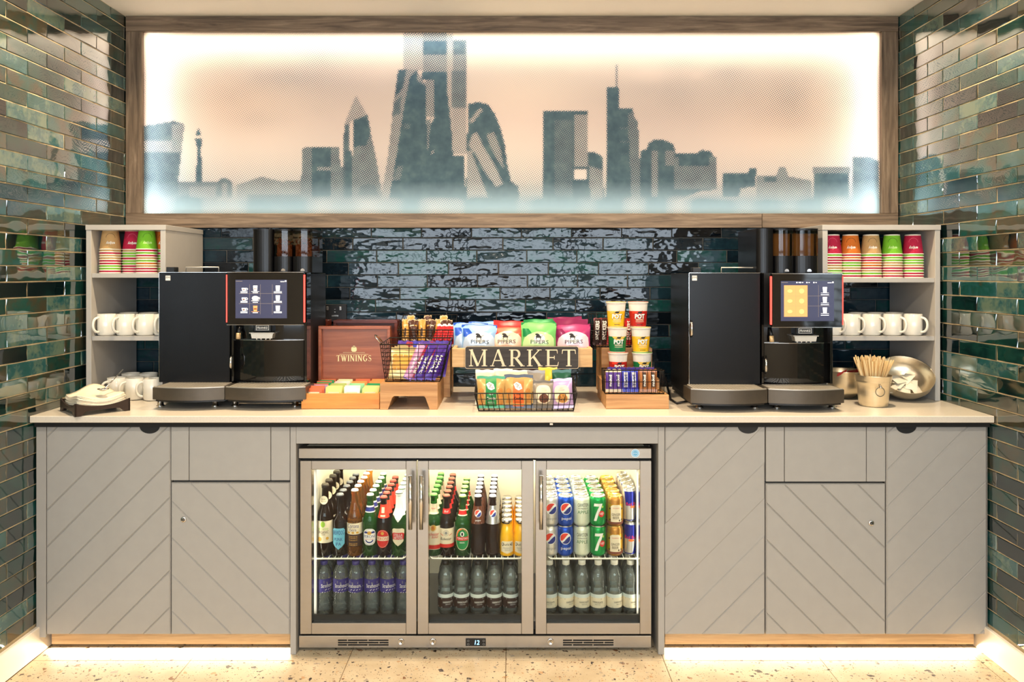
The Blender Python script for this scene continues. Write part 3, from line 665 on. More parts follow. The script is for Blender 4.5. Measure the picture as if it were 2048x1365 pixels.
# ---------------------------------------------------------------- bottle cooler
YG = D(2.75)
def gx_(p): return PX(p, YG)
def gz_(p): return PZ(p, YG)
fr = thing('bottle_cooler', 'stainless steel three-door glass bottle cooler built in under the counter', 'fridge', ((gx_(597) + gx_(1303)) / 2, YG, 0))
LINER = mat('cream_liner', (238, 230, 206), 0.45, var=0.02); LFLOOR = mat('cooler_floor', (92, 92, 92), 0.35)
X0, X1 = gx_(597), gx_(1303); yb = 3.44; y_in = YG + .045; ZF = .10; ZU = .752
m = MB()
m.box(X0, X0 + .022, y_in, 3.5, .06, .79, STEEL).box(X1 - .022, X1, y_in, 3.5, .06, .79, STEEL).box(X0 + .022, X1 - .022, y_in, 3.5, ZU, .79, LINER).box(X0 + .022, X1 - .022, yb, 3.5, ZF, ZU, LINER).box(X0 + .022, X1 - .022, y_in, 3.5, .06, ZF - .001, LFLOOR)
m.build('cabinet_body', fr)
MB().box(X0 + .0225, X0 + .03, y_in + .01, yb, ZF, ZU, LINER).build('inner_liner', fr); MB().box(X1 - .03, X1 - .0225, y_in + .01, yb, ZF, ZU, LINER).build('inner_liner', fr)
MB().box(X0, X1, YG - .002, YG + .04, gz_(917.5), gz_(897), STEEL, .002).build('top_fascia', fr)
MB().box(X0 + .004, X1 - .004, YG + .012, YG + .0445, gz_(922.5), gz_(917), DARK).box(X0 + .004, X1 - .004, YG + .02, YG + .0445, gz_(1274), gz_(1269), DARK).build('door_gasket', fr)
bg = MB(); z0, z1 = gz_(1297), gz_(1273); bg.box(X0, X1, YG, YG + .04, z0, z1, STEEL, .002); bg = bg.build('base_grille', fr)
for a0 in (676, 1126):
    sl = MB()
    for row, cuts in enumerate((((0, 18), (20, 59), (61, 101)), ((0, 39), (41, 81), (83, 101)), ((0, 18), (20, 59), (61, 101)))):
        zc = gz_(1281.5 + row * 4.6)
        for u, v in cuts: sl.box(gx_(a0 + u), gx_(a0 + v), YG - .0006, YG + .002, zc - .0026, zc + .0026, DARK)
    tag(sl.build('vent_slots', bg), kind='stuff')
for p in (802, 866, 1101):
    q = MB().lathe([(0, 0), (.0125, 0), (.0125, .003), (.0095, .0045), (.0085, .0025), (0, .0025)], CHROME, 20).xf(lambda x, y, z: (gx_(p) + x, YG - z, gz_(1284) + y))
    q.rect(-.0014, .0014, -.005, .001, flat(gx_(p), YG - .003, gz_(1284), .5), BLACK, 1); q.build('lock', bg)
cx, cz = gx_(951.5), gz_(1285); BLUE_E = mat('blue_led_digit', (120, 200, 255), 0.5, emit=6, var=0)
q = MB().box(cx - .039, cx + .039, YG - .003, YG + .001, cz - .0145, cz + .0145, BLACK, .001); pl = flat(cx, YG - .0034, cz)
q.text('12', .017, pl, BLUE_E, .006, 0, .0165, it=.12)
for u in (-.029, .031):
    for v in (-.007, .006): q.ring(u, v, .0042, .0036, .001, pl, mat('grey_print', (150, 150, 150), .5), 14)
q.build('temperature_display', bg)
for p in (792, 818, 853, 878, 928, 976, 1087, 1112): MB().lathe([(0, 0), (.004, 0), (.004, .014), (.0025, .016)], CHROME, 10, (gx_(p), YG + .02, .0005)).build('levelling_screw', fr)
cx, cz = gx_(1270.5), gz_(907)
MB().oval(0, 0, .0165, .0165, flat(cx, YG - .0024, cz), mat('sticker_white', (225, 235, 242), .4)).oval(0, 0, .0145, .0145, flat(cx, YG - .0026, cz), mat('sticker_blue', (108, 176, 214), .4)).ring(0, 0, .0115, .0115, .0012, flat(cx, YG - .0028, cz), mat('sticker_white', (225, 235, 242), .4)).text('RETAIL', .017, flat(cx, YG - .0028, cz), mat('sticker_white', (225, 235, 242), .4)).build('round_sticker', fr)
PANE = thin_clear('door_glass', (248, 250, 248), 0.055)
for i, (a, b, ga, gb, hx) in enumerate(((600, 833, 623, 812, 823.5), (835, 1067, 857, 1043, 845), (1071, 1303, 1093, 1280, 1081.5))):
    lo, hi, gl, gt = gz_(1269.5), gz_(922.5), gz_(1247.5), gz_(940); xa, xb, u, v = gx_(a), gx_(b), gx_(ga), gx_(gb)
    d = MB().box(xa, u, YG, YG + .04, lo, hi, STEEL, .0015).box(v, xb, YG, YG + .04, lo, hi, STEEL, .0015).box(u, v, YG, YG + .04, lo, gl, STEEL, .0015).box(u, v, YG, YG + .04, gt, hi, STEEL, .0015)
    d = d.build('door', fr)
    MB().box(u - .003, v + .003, YG + .014, YG + .019, gl - .003, gt + .003, PANE).build('glass_pane', d)
    MB().box(u, v, YG + .024, YG + .034, gl, gl + .022, BLACK).build('gasket_strip', d)
    h0, h1 = gz_(1052), gz_(946)
    MB().tube([(gx_(hx), YG - .042, h0), (gx_(hx), YG - .042, h1)], .0075, CHROME, 12).tube([(gx_(hx), YG - .042, h0 + .03), (gx_(hx), YG + .002, h0 + .03)], .005, CHROME, 8).tube([(gx_(hx), YG - .042, h1 - .03), (gx_(hx), YG + .002, h1 - .03)], .005, CHROME, 8).build('handle', d)
ZSH = .3385; WIRE_W = mat('white_coated_wire', (226, 220, 204), 0.4)
for a, b in ((632, 806), (864, 1041), (1101, 1272)):
    y0 = 2.997; u, v = PX(a, y0), PX(b, y0); m = MB()
    m.tube([(u - .012, y0 + .02, ZSH - .001), (u, y0, ZSH - .004), (v, y0, ZSH - .004), (v + .012, y0 + .02, ZSH - .001), (v + .012, 3.40, ZSH - .001), (u - .012, 3.40, ZSH - .001)], .0034, WIRE_W, 8, True)
    k = int((v - u) / .024)
    for i in range(k + 1): xx = u + (v - u) * i / k; m.tube([(xx, y0 - .002, ZSH - .0018), (xx, 3.40, ZSH - .0018)], .0015, WIRE_W, 5)
    m.build('wire_shelf', fr)
for xx in (PX(629, 2.99), PX(1277, 2.99), PX(847, 3.35), PX(1055, 3.35)): MB().box(xx - .006, xx + .006, 3.0 if xx < -.6 or xx > .4 else 3.38, 3.02 if xx < -.6 or xx > .4 else 3.40, ZF, ZU, CABP).build('shelf_upright', fr)
# cooler lighting: strips under its roof; unseen fill added in the front corners
for sx_, sg in ((X0 + .034, 1), (X1 - .034, -1)): area('cooler_light', (sx_, y_in + .02, .40), (PI / 2, 0, sg * math.radians(-40)),   .012, .56, .25, (1.0, 0.93, 0.78))
area('cooler_light', ((X0 + X1) / 2, y_in + .035, ZU - .006), (math.radians(12), 0, 0), X1 - X0 - .1, .02, 7.5, (1.0, 0.90, 0.70))
area('cooler_light', ((X0 + X1) / 2, 3.36, ZU - .006), (math.radians(-6), 0, 0), X1 - X0 - .1, .02, 4.5, (1.0, 0.90, 0.70))
# ================================================================ drinks in the cooler
def gm(n, c, tr=.9, r=.04, ior=1.33): return mat(n, c, r, trans=tr, ior=ior, var=0)
def pm(n, c, r=.5): return mat(n, c, r, var=.02)
BROWN = gm('brown_glass', (30, 14, 6), .35); GREENG = gm('green_glass', (40, 120, 36), .75); AMBER = gm('amber_beer', (232, 150, 40), .9); COLA = gm('cola', (36, 14, 8), .35)
JUICE = mat('orange_juice', (250, 186, 24), .12, var=.03, coat=.5)
def clear_water():
    m = bpy.data.materials.new('clear_bottle'); m.use_nodes = True; nt = m.node_tree; nt.nodes.clear(); L = nt.links.new
    o = N(nt, 'ShaderNodeOutputMaterial'); t = N(nt, 'ShaderNodeBsdfTransparent'); g = N(nt, 'ShaderNodeBsdfGlossy'); m1 = N(nt, 'ShaderNodeMixShader'); m2 = N(nt, 'ShaderNodeMixShader'); fr = N(nt, 'ShaderNodeFresnel')
    t.inputs[0].default_value = (*lin((251, 254, 254)), 1); g.inputs['Roughness'].default_value = .04; fr.inputs['IOR'].default_value = 1.5
    tc = N(nt, 'ShaderNodeTexCoord'); nz = N(nt, 'ShaderNodeTexNoise'); nz.inputs['Scale'].default_value = 55; bp = N(nt, 'ShaderNodeBump'); bp.inputs['Strength'].default_value = .25; bp.inputs['Distance'].default_value = .006
    L(tc.outputs['Object'], nz.inputs['Vector']); L(nz.outputs['Fac'], bp.inputs['Height']); L(bp.outputs[0], g.inputs['Normal'])
    df = N(nt, 'ShaderNodeBsdfTranslucent'); d2 = N(nt, 'ShaderNodeBsdfDiffuse'); ma = N(nt, 'ShaderNodeMixShader'); df.inputs[0].default_value = d2.inputs[0].default_value = (*lin((206, 216, 208)), 1); L(df.outputs[0], ma.inputs[1]); L(d2.outputs[0], ma.inputs[2])
    m1.inputs[0].default_value = .21; L(t.outputs[0], m1.inputs[1]); L(ma.outputs[0], m1.inputs[2]); L(fr.outputs[0], m2.inputs[0]); L(m1.outputs[0], m2.inputs[1]); L(g.outputs[0], m2.inputs[2]); L(m2.outputs[0], o.inputs[0])
    return m
CLEARG = clear_water()
P_W = pm('print_white', (242, 238, 228)); P_K = pm('print_black', (24, 22, 22)); P_CR = pm('print_cream', (236, 220, 186)); P_R = pm('print_red', (206, 34, 30)); P_LB = pm('print_sky_blue', (112, 190, 214))
P_NV = pm('print_navy', (28, 44, 122)); P_G = pm('print_green', (20, 130, 66)); P_GO = pm('print_gold', (214, 160, 60)); P_OR = pm('print_orange', (240, 110, 46)); P_LG = pm('print_lime', (150, 190, 60)); P_DB = pm('print_dark_brown', (58, 34, 22)); P_GY = pm('print_grey', (150, 148, 142)); P_PU = pm('print_purple', (62, 36, 128))
SILV = mat('silver_foil', (206, 206, 204), .28, .9, var=.03); GOLDM = mat('gold_aluminium', (226, 170, 44), .28, .75, var=.03); ALU = mat('aluminium', (214, 212, 206), .25, .95, var=.02)
def cap_part(root, r, z, m, h=.0075):
    MB().lathe([(r * .9, z), (r * 1.06, z + .001), (r, z + h * .6), (r * .86, z + h), (0, z + h + .0006)], m, 21, sq=lambda a, zz: 1 + .03 * math.cos(21 * a) if zz < z + h * .5 else 1).build('crown_cap', root, local=True)
def bottle(name, prof, glass, capm, art=None, capr=.0138, cat='bottle', caph=.0075, neck=None):
    root = thing(name, None, cat); MB().lathe(prof, glass, 24).build('body', root, local=True)
    top = max(z for r, z in prof); cap_part(root, capr, top - .004, capm, caph)
    rf = rfun(prof)
    if art:
        m = MB(); art(m, rf); m.build('label', root, local=True)
    if neck:
        m = MB(); neck(m, rf); m.build('neck_label', root, local=True)
    return Proto(root)
def wrap(m, rf, z0, z1, mt, ang=2.6, n=24, rows=8):
    pl = onlathe(rf, 0, 0, .0006); n = max(n, 24); rows = max(rows, 8)
    for i in range(rows):
        a, b = z0 + (z1 - z0) * i / rows, z0 + (z1 - z0) * (i + 1) / rows
        m.spans([(a, -ang * rf(a), ang * rf(a)), (b, -ang * rf(b), ang * rf(b))], pl, mt, n)
def prof_beer(r, zs, ze, h, rn=.0132, foot=.003):
    return [(0, .002), (r * .8, 0), (r, foot), (r, zs), (r * .96, zs + (ze - zs) * .25), (r * .72, zs + (ze - zs) * .65), (rn * 1.18, ze), (rn, ze + .02), (rn * .93, h - .014), (rn * 1.08, h - .012), (rn * 1.08, h - .004), (rn * .8, h), (0, h)]
E2, E3 = .0011, .0015
def a_cider(m, rf):
    wrap(m, rf, .055, .142, P_CR); pl = onlathe(rf, .098, 0, E2)
    m.oval(0, .031, .009, .012, pl, P_LG).text('WILD WOOD', .044, pl, P_LG, 0, .012, .009).text('ORGANIC', .046, pl, P_DB, 0, .000, .011).text('CIDER', .02, pl, P_DB, 0, -.010, .004)
    for u, v, s in ((-.014, -.028, .009), (.018, -.025, .006)): m.oval(u, v, s, s, pl, P_GO)
def n_cider(m, rf): pl = lambda u, v: (u, -.0188 - .25 * (v < 0) * abs(v), .222 + v); m.oval(0, 0, .0165, .0165, pl, P_CR).text('2.5%', .014, lambda u, v: (u, -.0236, .226 + v), P_DB, 0, 0, .006).text('MEDIUM', .02, lambda u, v: (u, -.0236, .217 + v), P_DB, 0, 0, .005)
CIDER = bottle('cider_bottle', prof_beer(.033, .150, .205, .280, .0138), BROWN, pm('cap_dark', (60, 52, 40)), a_cider, neck=n_cider)
def a_brew(m, rf):
    pl = onlathe(rf, .072, 0, .0007); m.spans([(-.044, -.0005, .0005), (-.034, -.014, .014), (-.022, -.026, .026), (.034, -.0275, .0275), (.038, -.020, .020), (.040, -.027, .027)], pl, P_LB, 10)
    pl = onlathe(rf, .072, 0, E2); m.text('BREWDOG', .048, pl, P_NV, 0, .023, .017).text('PUNK', .034, pl, P_NV, 0, -.004, .013).text('IPA', .022, pl, P_NV, 0, -.022, .013).line([(-.018, .008), (.018, .008)], .0008, pl, P_NV).line([(-.012, -.032), (.012, -.032)], .0008, pl, P_NV)
BREW = bottle('ale_bottle', prof_beer(.030, .140, .160, .240, .0135), BROWN, pm('cap_steel', (120, 122, 124), .3), a_brew)
def a_cor(m, rf):
    wrap(m, rf, .088, .132, P_CR, 2.2); wrap(m, rf, .040, .087, P_DB, 2.2); pl = onlathe(rf, .11, 0, E2)
    m.text('Corona', .048, pl, P_NV, 0, .012, .017).text('Extra', .028, pl, P_NV, 0, -.004, .011)
    for u in (-.018, .0, .018): m.oval(u, -.015, .006, .004, pl, P_GO)
    for v in (-.03, -.036, -.044, -.058, -.064): m.line([(-.018, v), (-.006, v - .0012), (.006, v - .0012), (.018, v)], .0016, pl, P_GO)
COR = bottle('lager_bottle', [(0, .002), (.027, 0), (.0305, .004), (.0305, .14), (.028, .158), (.021, .185), (.0155, .208), (.0135, .225), (.0128, .243), (.0145, .246), (.0145, .254), (.012, .258), (0, .258)], AMBER, pm('cap_white', (232, 228, 220), .35), a_cor)
def a_per(m, rf):
    pl = onlathe(rf, .078, 0, .0007); m.oval(0, 0, .0275, .033, pl, P_W, p=2.6); pl = onlathe(rf, .078, 0, E2)
    m.ring(0, 0, .0262, .0317, .0012, pl, P_NV, 28).oval(0, .016, .010, .007, pl, P_GO).oval(-.014, .018, .009, .004, pl, P_NV).oval(.014, .018, .009, .004, pl, P_NV).text('PERONI', .046, pl, P_NV, 0, .002, .011).text('NASTRO AZZURRO', .034, pl, P_R, 0, -.009, .004).ring(0, -.008, .018, .016, .005, pl, P_NV, 14, PI * 1.1, PI * 1.9)
def n_per(m, rf): wrap(m, rf, .172, .198, P_W, 3.1); wrap2 = onlathe(rf, .184, 0, E2); m.spans([(-.008, -.05, .05), (.008, -.045, .045)], wrap2, P_NV, 16)
PERG = bottle('lager_bottle', prof_beer(.0305, .128, .185, .240), GREENG, pm('cap_cream', (236, 232, 214), .35), a_per, neck=n_per)
def a_perr(m, rf):
    pl = onlathe(rf, .070, 0, .0007); m.oval(0, 0, .0285, .036, pl, P_R); pl = onlathe(rf, .070, 0, E2)
    m.ring(0, 0, .0262, .0335, .0008, pl, P_CR, 28).rect(-.0268, .0268, -.008, .009, pl, P_CR).oval(0, .022, .0065, .0065, pl, P_GO); pl = onlathe(rf, .070, 0, E3); m.text('PERONI', .047, pl, P_R, 0, .0005, .0115)
def n_perr(m, rf): wrap(m, rf, .150, .202, pm('neck_red', (222, 60, 34)), 3.1, rows=4); pl = onlathe(rf, .18, 0, E2); m.rect(-.006, .006, -.010, .012, pl, P_CR).rect(-.010, .010, -.024, -.018, pl, P_CR)
PERR = bottle('lager_bottle', prof_beer(.029, .120, .178, .230), BROWN, pm('cap_red', (196, 74, 56), .35), a_perr, neck=n_perr)
def a_ste(m, rf):
    pl = onlathe(rf, .080, 0, .0007); m.spans([(-.038, -.0005, .0005), (-.030, -.012, .012), (-.020, -.023, .023), (.012, -.027, .027), (.026, -.027, .027), (.032, -.018, .018)], pl, P_CR, 10); pl = onlathe(rf, .080, 0, E2)
    m.spans([(-.012, -.024, .024), (.010, -.0265, .0265), (.015, -.018, .018)], pl, P_R, 8); pl = onlathe(rf, .080, 0, E3); m.text('STELLA', .038, pl, P_W, 0, .006, .010).text('ARTOIS', .038, pl, P_W, 0, -.0055, .010)
def n_ste(m, rf): wrap(m, rf, .160, .244, P_W, 3.1, rows=5); pl = onlathe(rf, .155, 0, .0012); m.spans([(-.018, -.001, .001), (.006, -.020, .020)], pl, P_W, 8)
STE = bottle('lager_bottle', prof_beer(.031, .132, .185, .250), GREENG, pm('cap_white', (232, 228, 220), .35), a_ste, neck=n_ste)
def a_bud(m, rf):
    wrap(m, rf, .028, .122, P_CR, 2.0); wrap(m, lambda z: rf(z) + .0003, .030, .046, P_R, 2.0); pl = onlathe(rf, .08, 0, E3)
    m.oval(0, .034, .013, .013, pl, P_GO).ring(0, .034, .0115, .0115, .001, pl, P_W).text('B', .009, onlathe(rf, .08, 0, .0019), P_R, 0, .034, .012).text('Budweiser', .048, pl, P_R, 0, .010, .014, it=.3).text('Budvar', .026, pl, P_R, .008, -.002, .009, it=.3).rect(-.02, .02, -.0325, -.0315, pl, P_GO)
def n_bud(m, rf): wrap(m, rf, .165, .205, P_CR, 3.1, rows=3); m.text('Budvar', .02, onlathe(rf, .188, 0, E2), P_R, 0, 0, .007, it=.3)
BUDV = bottle('lager_bottle', prof_beer(.031, .132, .172, .240), GREENG, pm('cap_green', (110, 176, 84), .35), a_bud, neck=n_bud)
def a_budb(m, rf):
    wrap(m, rf, .045, .112, P_CR, 2.2); wrap(m, lambda z: rf(z) + .0003, .036, .050, P_R, 2.2); pl = onlathe(rf, .08, 0, E3)
    m.ring(0, .014, .011, .011, .0012, pl, P_GY).oval(0, .014, .006, .006, pl, P_GY).line([(-.026, .010), (-.012, .004)], .002, pl, P_R).line([(.026, .010), (.012, .004)], .002, pl, P_R).text('Budweiser', .046, pl, P_K, 0, -.009, .011, it=.35)
def n_budb(m, rf): wrap(m, rf, .166, .186, P_R, 3.1); m.text('Bud', .016, onlathe(rf, .176, 0, E2), P_W, 0, 0, .008, it=.3)
BUDB = bottle('lager_bottle', prof_beer(.0305, .125, .168, .236), BROWN, pm('cap_copper', (158, 84, 62), .35), a_budb, neck=n_budb)
def a_tsi(m, rf):
    pl = onlathe(rf, .070, 0, .0007); m.oval(0, 0, .0285, .044, pl, P_CR, p=2.3); pl = onlathe(rf, .070, 0, E2); m.oval(0, 0, .0265, .0415, pl, P_G, p=2.3).ring(0, .002, .0265, .0405, .005, pl, P_OR, 28, 0, PI); pl = onlathe(rf, .070, 0, E3)
    m.oval(0, .020, .008, .010, pl, P_W).oval(0, .020, .004, .007, onlathe(rf, .07, 0, .0019), P_K).rect(-.0265, .0265, -.006, .009, pl, P_R).text('TSINGTAO', .046, onlathe(rf, .07, 0, .0019), P_W, 0, .0025, .008).text('BEER', .02, pl, P_W, 0, -.014, .005)
def n_tsi(m, rf): wrap(m, rf, .158, .182, P_CR, 3.1); wrap(m, lambda z: rf(z) + .0003, .162, .178, P_R, 3.1)
TSI = bottle('lager_bottle', prof_beer(.0315, .120, .165, .235), GREENG, pm('cap_lime', (196, 220, 130), .35), a_tsi, neck=n_tsi)
def globe(m, cu, cv, r, pl1, pl2):
    m.oval(cu, cv, r, r, pl1, P_W, 8, 12)
    top = []; bot = []
    for i in range(9):
        t = math.radians(8 + 164 * i / 8); v = cv + .90 * r * math.sin(t); hw = .90 * r * math.cos(t)
    n = 12
    rows_t = []; rows_b = []
    for i in range(n + 1):
        u = -.9 + 1.8 * i / n; h = .9 * math.sqrt(max(0, 1 - (u / .9) ** 2)) if abs(u) < .9 else 0
        wt_ = .16 + .20 * math.sin(u * 2.2) + .16 * u; wb_ = -.16 + .20 * math.sin(u * 2.0 + .3) + .10 * u
        rows_t.append((u, min(max(wt_, -h), h), h)); rows_b.append((u, -h, max(min(wb_ - .06, h), -h)))
    sw = lambda v, u: pl2(cu + v * r, cv + u * r)
    ca, sa = math.cos(.38), math.sin(.38); rt = lambda u, v: pl2(cu + (v * ca - u * sa) * r, cv + (v * sa + u * ca) * r)
    m.spans([(a, b, c) for a, b, c in rows_t], rt, P_RP, 4)
    m.spans([(a, b, c) for a, b, c in rows_b], rt, P_NV, 4)
P_RP = pm('print_vermilion', (226, 62, 42))
CPROF = [(0, .003), (.022, 0), (.028, .006), (.0285, .045), (.0262, .075), (.0285, .105), (.0285, .125), (.024, .155), (.017, .185), (.0135, .205), (.0130, .222), (.0145, .224), (.0145, .231), (.012, .235), (0, .235)]
def twist(a, z): return 1 + (.035 * math.cos(6 * a + z * 55) if .012 < z < .105 else 0)
def colab(name, coneM):
    root = thing(name, None, 'bottle'); pr = []
    for (r0, z0), (r1, z1) in zip(CPROF, CPROF[1:]):
        k = max(1, int((z1 - z0) / .008)); pr += [(r0 + (r1 - r0) * i / k, z0 + (z1 - z0) * i / k) for i in range(k)]
    MB().lathe(pr + [CPROF[-1]], COLA, 36, sq=twist).build('body', root, local=True); rf = rfun(CPROF)
    cap_part(root, .0138, .231, pm('cap_pearl', (214, 214, 226), .3)); m = MB()
    wrap(m, rf, .128, .198 if coneM is SILV else .196, coneM, 3.1, 18, 5); pl = onlathe(rf, .165, 0, E2); globe(m, 0, .004, .0145, pl, onlathe(rf, .165, 0, E3))
    if coneM is not SILV: m.text('pepsi', .022, onlathe(rf, .142, 0, E2), P_W, 0, 0, .008).line([(-.016, -.010), (.016, -.010)], .002, onlathe(rf, .142, 0, E2), P_W)
    m.build('label', root, local=True); return Proto(root)
COLAB = colab('cola_bottle', mat('cola_neck_film', (92, 48, 26), .25, var=.03)); DIETB = colab('cola_bottle', SILV)
JPROF = [(0, .002), (.026, 0), (.029, .004), (.029, .055), (.0285, .075), (.022, .110), (.0175, .128), (.017, .140), (0, .141)]
def a_jui(m, rf):
    pl = onlathe(rf, .036, 0, .0007); m.spans([(-.024, -.001, .001), (-.018, -.026, .026), (.018, -.027, .027), (.022, -.020, .020), (.024, -.025, .025)], pl, P_CR, 8); pl = onlathe(rf, .036, 0, E2)
    m.text('Juice', .040, pl, P_K, 0, .011, .013, it=.2).text('FRESHLY', .034, pl, P_GY, 0, -.003, .006).text('ORANGE', .024, pl, P_GY, 0, -.011, .006)
    for u in (-.020, .020): m.ring(u, .012, .006, .006, .0014, pl, P_K, 12)
root = thing('juice_bottle', None, 'bottle'); MB().lathe(JPROF, JUICE, 24).build('body', root, local=True); m = MB(); a_jui(m, rfun(JPROF)); m.build('label', root, local=True)
MB().lathe([(.0195, .126), (.0215, .127), (.0215, .140), (.019, .143), (0, .1435)], CHROME, 24).build('screw_cap', root, local=True); JUICEB = Proto(root)
# cans
def canprof(r, h): return [(0, .003), (r * .70, .003), (r * .76, 0), (r * .84, .004), (r * .99, .011), (r, .015), (r, h - .016), (r * .97, h - .010), (r * .86, h - .0035)]
def can(name, r, h, bodyM, art, lidM=ALU):
    root = thing(name, None, 'can'); pr = canprof(r, h); MB().lathe(pr, bodyM, 28).build('body', root, local=True)
    m = MB().lathe([(r * .86, h - .0036), (r * .875, h - .0015), (r * .86, h), (r * .80, h - .0005), (r * .78, h - .005), (0, h - .0052)], lidM, 28)
    m.oval(0, -.003, .008, .011, lambda u, v: (u, v, h - .0036), mat('tab_shade', (150, 150, 146), .3, .9, var=0)); m.ring(0, .003, .0065, .008, .002, lambda u, v: (u, v, h - .003), ALU, 12); m.build('lid', root, local=True)
    m = MB(); art(m, rfun(pr)); m.build('printed_artwork', root, local=True); return Proto(root)
CH = .1195
def a_pep(bl):
    def f(m, rf): globe(m, .002, .011, .0235, onlathe(rf, .062, 0, .0007), onlathe(rf, .062, 0, E2)); m.text('pepsi', .041, onlathe(rf, .062, 0, .0007), P_W if bl else P_GY, .004, -.030, .014)
    return f
P_BLUE = mat('can_blue', (20, 76, 186), .22, .55, var=.03); P_SIL = mat('can_silver', (220, 216, 206), .28, .6, var=.03)
CANB = can('cola_can', .0331, CH, P_BLUE, a_pep(True)); CANS = can('cola_can', .0331, CH, P_SIL, a_pep(False))
def a_caw(m, rf):
    pl = onlathe(rf, .06, 0, .0008); m.text('CAWSTON', .046, pl, P_K, .002, .027, .014).text('PRESS', .020, pl, P_K, .002, .013, .005).text('APPLE', .048, pl, pm('apple_green', (70, 120, 70)), .002, -.001, .013)
    for i in range(7): m.line([(-.022, -.013 - .0045 * i), (.02 - .005 * (i % 3), -.013 - .0045 * i)], .0012, pl, pm('apple_pale', (170, 196, 140)))
    for s in (-1, 1): m.line([(.002 + s * .012, .013), (.002 + s * .022, .013)], .0012, pl, P_K)
CANC = can('apple_drink_can', .0331, CH, mat('can_pale', (222, 228, 204), .3, .35, var=.03), a_caw)
def a_7(m, rf):
    pl = onlathe(rf, .06, 0, .0008); m.spans([(-.036, -.018, -.007), (-.010, -.010, .001), (.010, -.002, .010), (.022, .004, .014)], pl, P_W, 3).spans([(.022, -.018, .014), (.033, -.016, .018)], pl, P_W, 6)
    m.oval(.014, -.008, .0125, .0125, onlathe(rf, .06, 0, E2), P_R); m.text('up', .017, onlathe(rf, .06, 0, E3), P_W, .014, -.008, .012)
    m.oval(.018, .020, .004, .005, pl, P_LG)
CAN7 = can('lime_soda_can', .0331, CH, mat('can_green', (8, 150, 70), .22, .5, var=.03), a_7)
def a_gin(m, rf):
    wrap(m, rf, .010, .022, pm('ginger_brown', (120, 62, 44)), 3.1); wrap(m, rf, .022, .090, GOLDM, 3.1)
    pl = onlathe(rf, .052, 0, E2); m.spans([(-.032, -.022, .022), (.030, -.022, .022), (.036, -.012, .012)], pl, P_CR, 8); pl = onlathe(rf, .052, 0, E3)
    m.text('OLD JAMAICA', .028, pl, P_R, 0, .022, .006).text('GINGER', .036, pl, P_DB, 0, -.002, .010).text('BEER', .026, pl, P_DB, 0, -.015, .010)
    for u, v in ((-.026, .02), (.026, .02), (-.026, -.024), (.026, -.024), (.014, -.026)): m.oval(u, v, .003, .004, pl, P_DB)
CANG = can('ginger_beer_can', .0331, CH, mat('can_bronze', (186, 128, 52), .28, .6, var=.03), a_gin, mat('gold_lid', (230, 190, 96), .25, .8, var=.02))
RH = .134
def a_red(m, rf):
    bl = mat('energy_blue', (28, 40, 150), .25, .5, var=.02); sv = mat('energy_silver', (206, 198, 182), .3, .5, var=.02); pl = onlathe(rf, 0, 0, .0007); W_ = .0262
    m.spans([(.068, -.024, .030), (.124, -.030, .024)], pl, bl, 10).spans([(.012, .012, .060), (.066, .026, .075)], pl, bl, 10).rect(-.07, .07, .008, .012, pl, bl, 18)
    m.text('Red Bull', .050, onlathe(rf, .075, 0, E2), pm('energy_red', (226, 40, 70)), .004, 0, .013).oval(.006, -.012, .012, .005, onlathe(rf, .075, 0, E2), P_OR)
CANR = can('energy_drink_can', .0265, RH, mat('can_pewter', (196, 194, 190), .28, .7, var=.02), a_red)
# water
def rib(prof, z0, z1, n, d):
    out = []
    for i, p in enumerate(prof[:-1]): out.append(p)
    return prof
SPROF = [(0, .004), (.020, 0), (.028, .004), (.0305, .012), (.0305, .022), (.0295, .027), (.0305, .032), (.0305, .052), (.0290, .058), (.0305, .064), (.0305, .080), (.0292, .086), (.0308, .092), (.0308, .150), (.0296, .155), (.030, .163), (.027, .178), (.019, .193), (.0135, .200), (.0125, .206), (0, .206)]
def w_str(m, rf):
    pl = onlathe(rf, 0, 0, .0008); m.rect(-.080, .080, .095, .148, pl, pm('deep_violet', (52, 44, 120)), 26); pl = onlathe(rf, .12, 0, E3)
    m.text('Strathmore', .058, pl, P_W, .008, .002, .015)
    for k in range(4): m.line([(-.018 + .010 * k, -.025), (-.002 + .012 * k, -.014), (.016 + .012 * k, -.004)], .0018, pl, P_W)
    for k in range(3): m.line([(-.012, .022 - .004 * k), (.004, .014 - .003 * k), (.026, .016 - .003 * k)], .0014, pl, P_GY)
HPROF = [(0, .006), (.016, .001), (.024, .002), (.0305, .014), (.0315, .024), (.0315, .088), (.0300, .100), (.0285, .110), (.0300, .122), (.0315, .142), (.0300, .160), (.0230, .180), (.0150, .192), (.0128, .196), (.0125, .206), (0, .206)]
def petal(a, z): return 1 - (.14 * (math.cos(5 * a) > .2) * (.022 - z) / .022 if z < .022 else 0)
def w_har(dark):
    def f(m, rf):
        pl = onlathe(rf, 0, 0, .0008); m.rect(-.09, .09, .034, .074, pl, pm('label_espresso', (54, 32, 26)) if dark else P_CR, 26).rect(-.09, .09, .074, .088, pl, mat('clear_label', (214, 222, 214), .3, var=0), 26); pl = onlathe(rf, .055, 0, E3); c = P_W if dark else pm('label_ink', (70, 72, 70))
        m.text('HARROGATE', .042, pl, c, .006, .002, .0075).text('SPRING WATER', .022, pl, c, .006, -.007, .003)
        for v in (.015, .0175, -.016, -.0185): m.line([(-.04, v), (-.02, v - .001), (.02, v - .001), (.04, v)], .0006, pl, c)
    return f
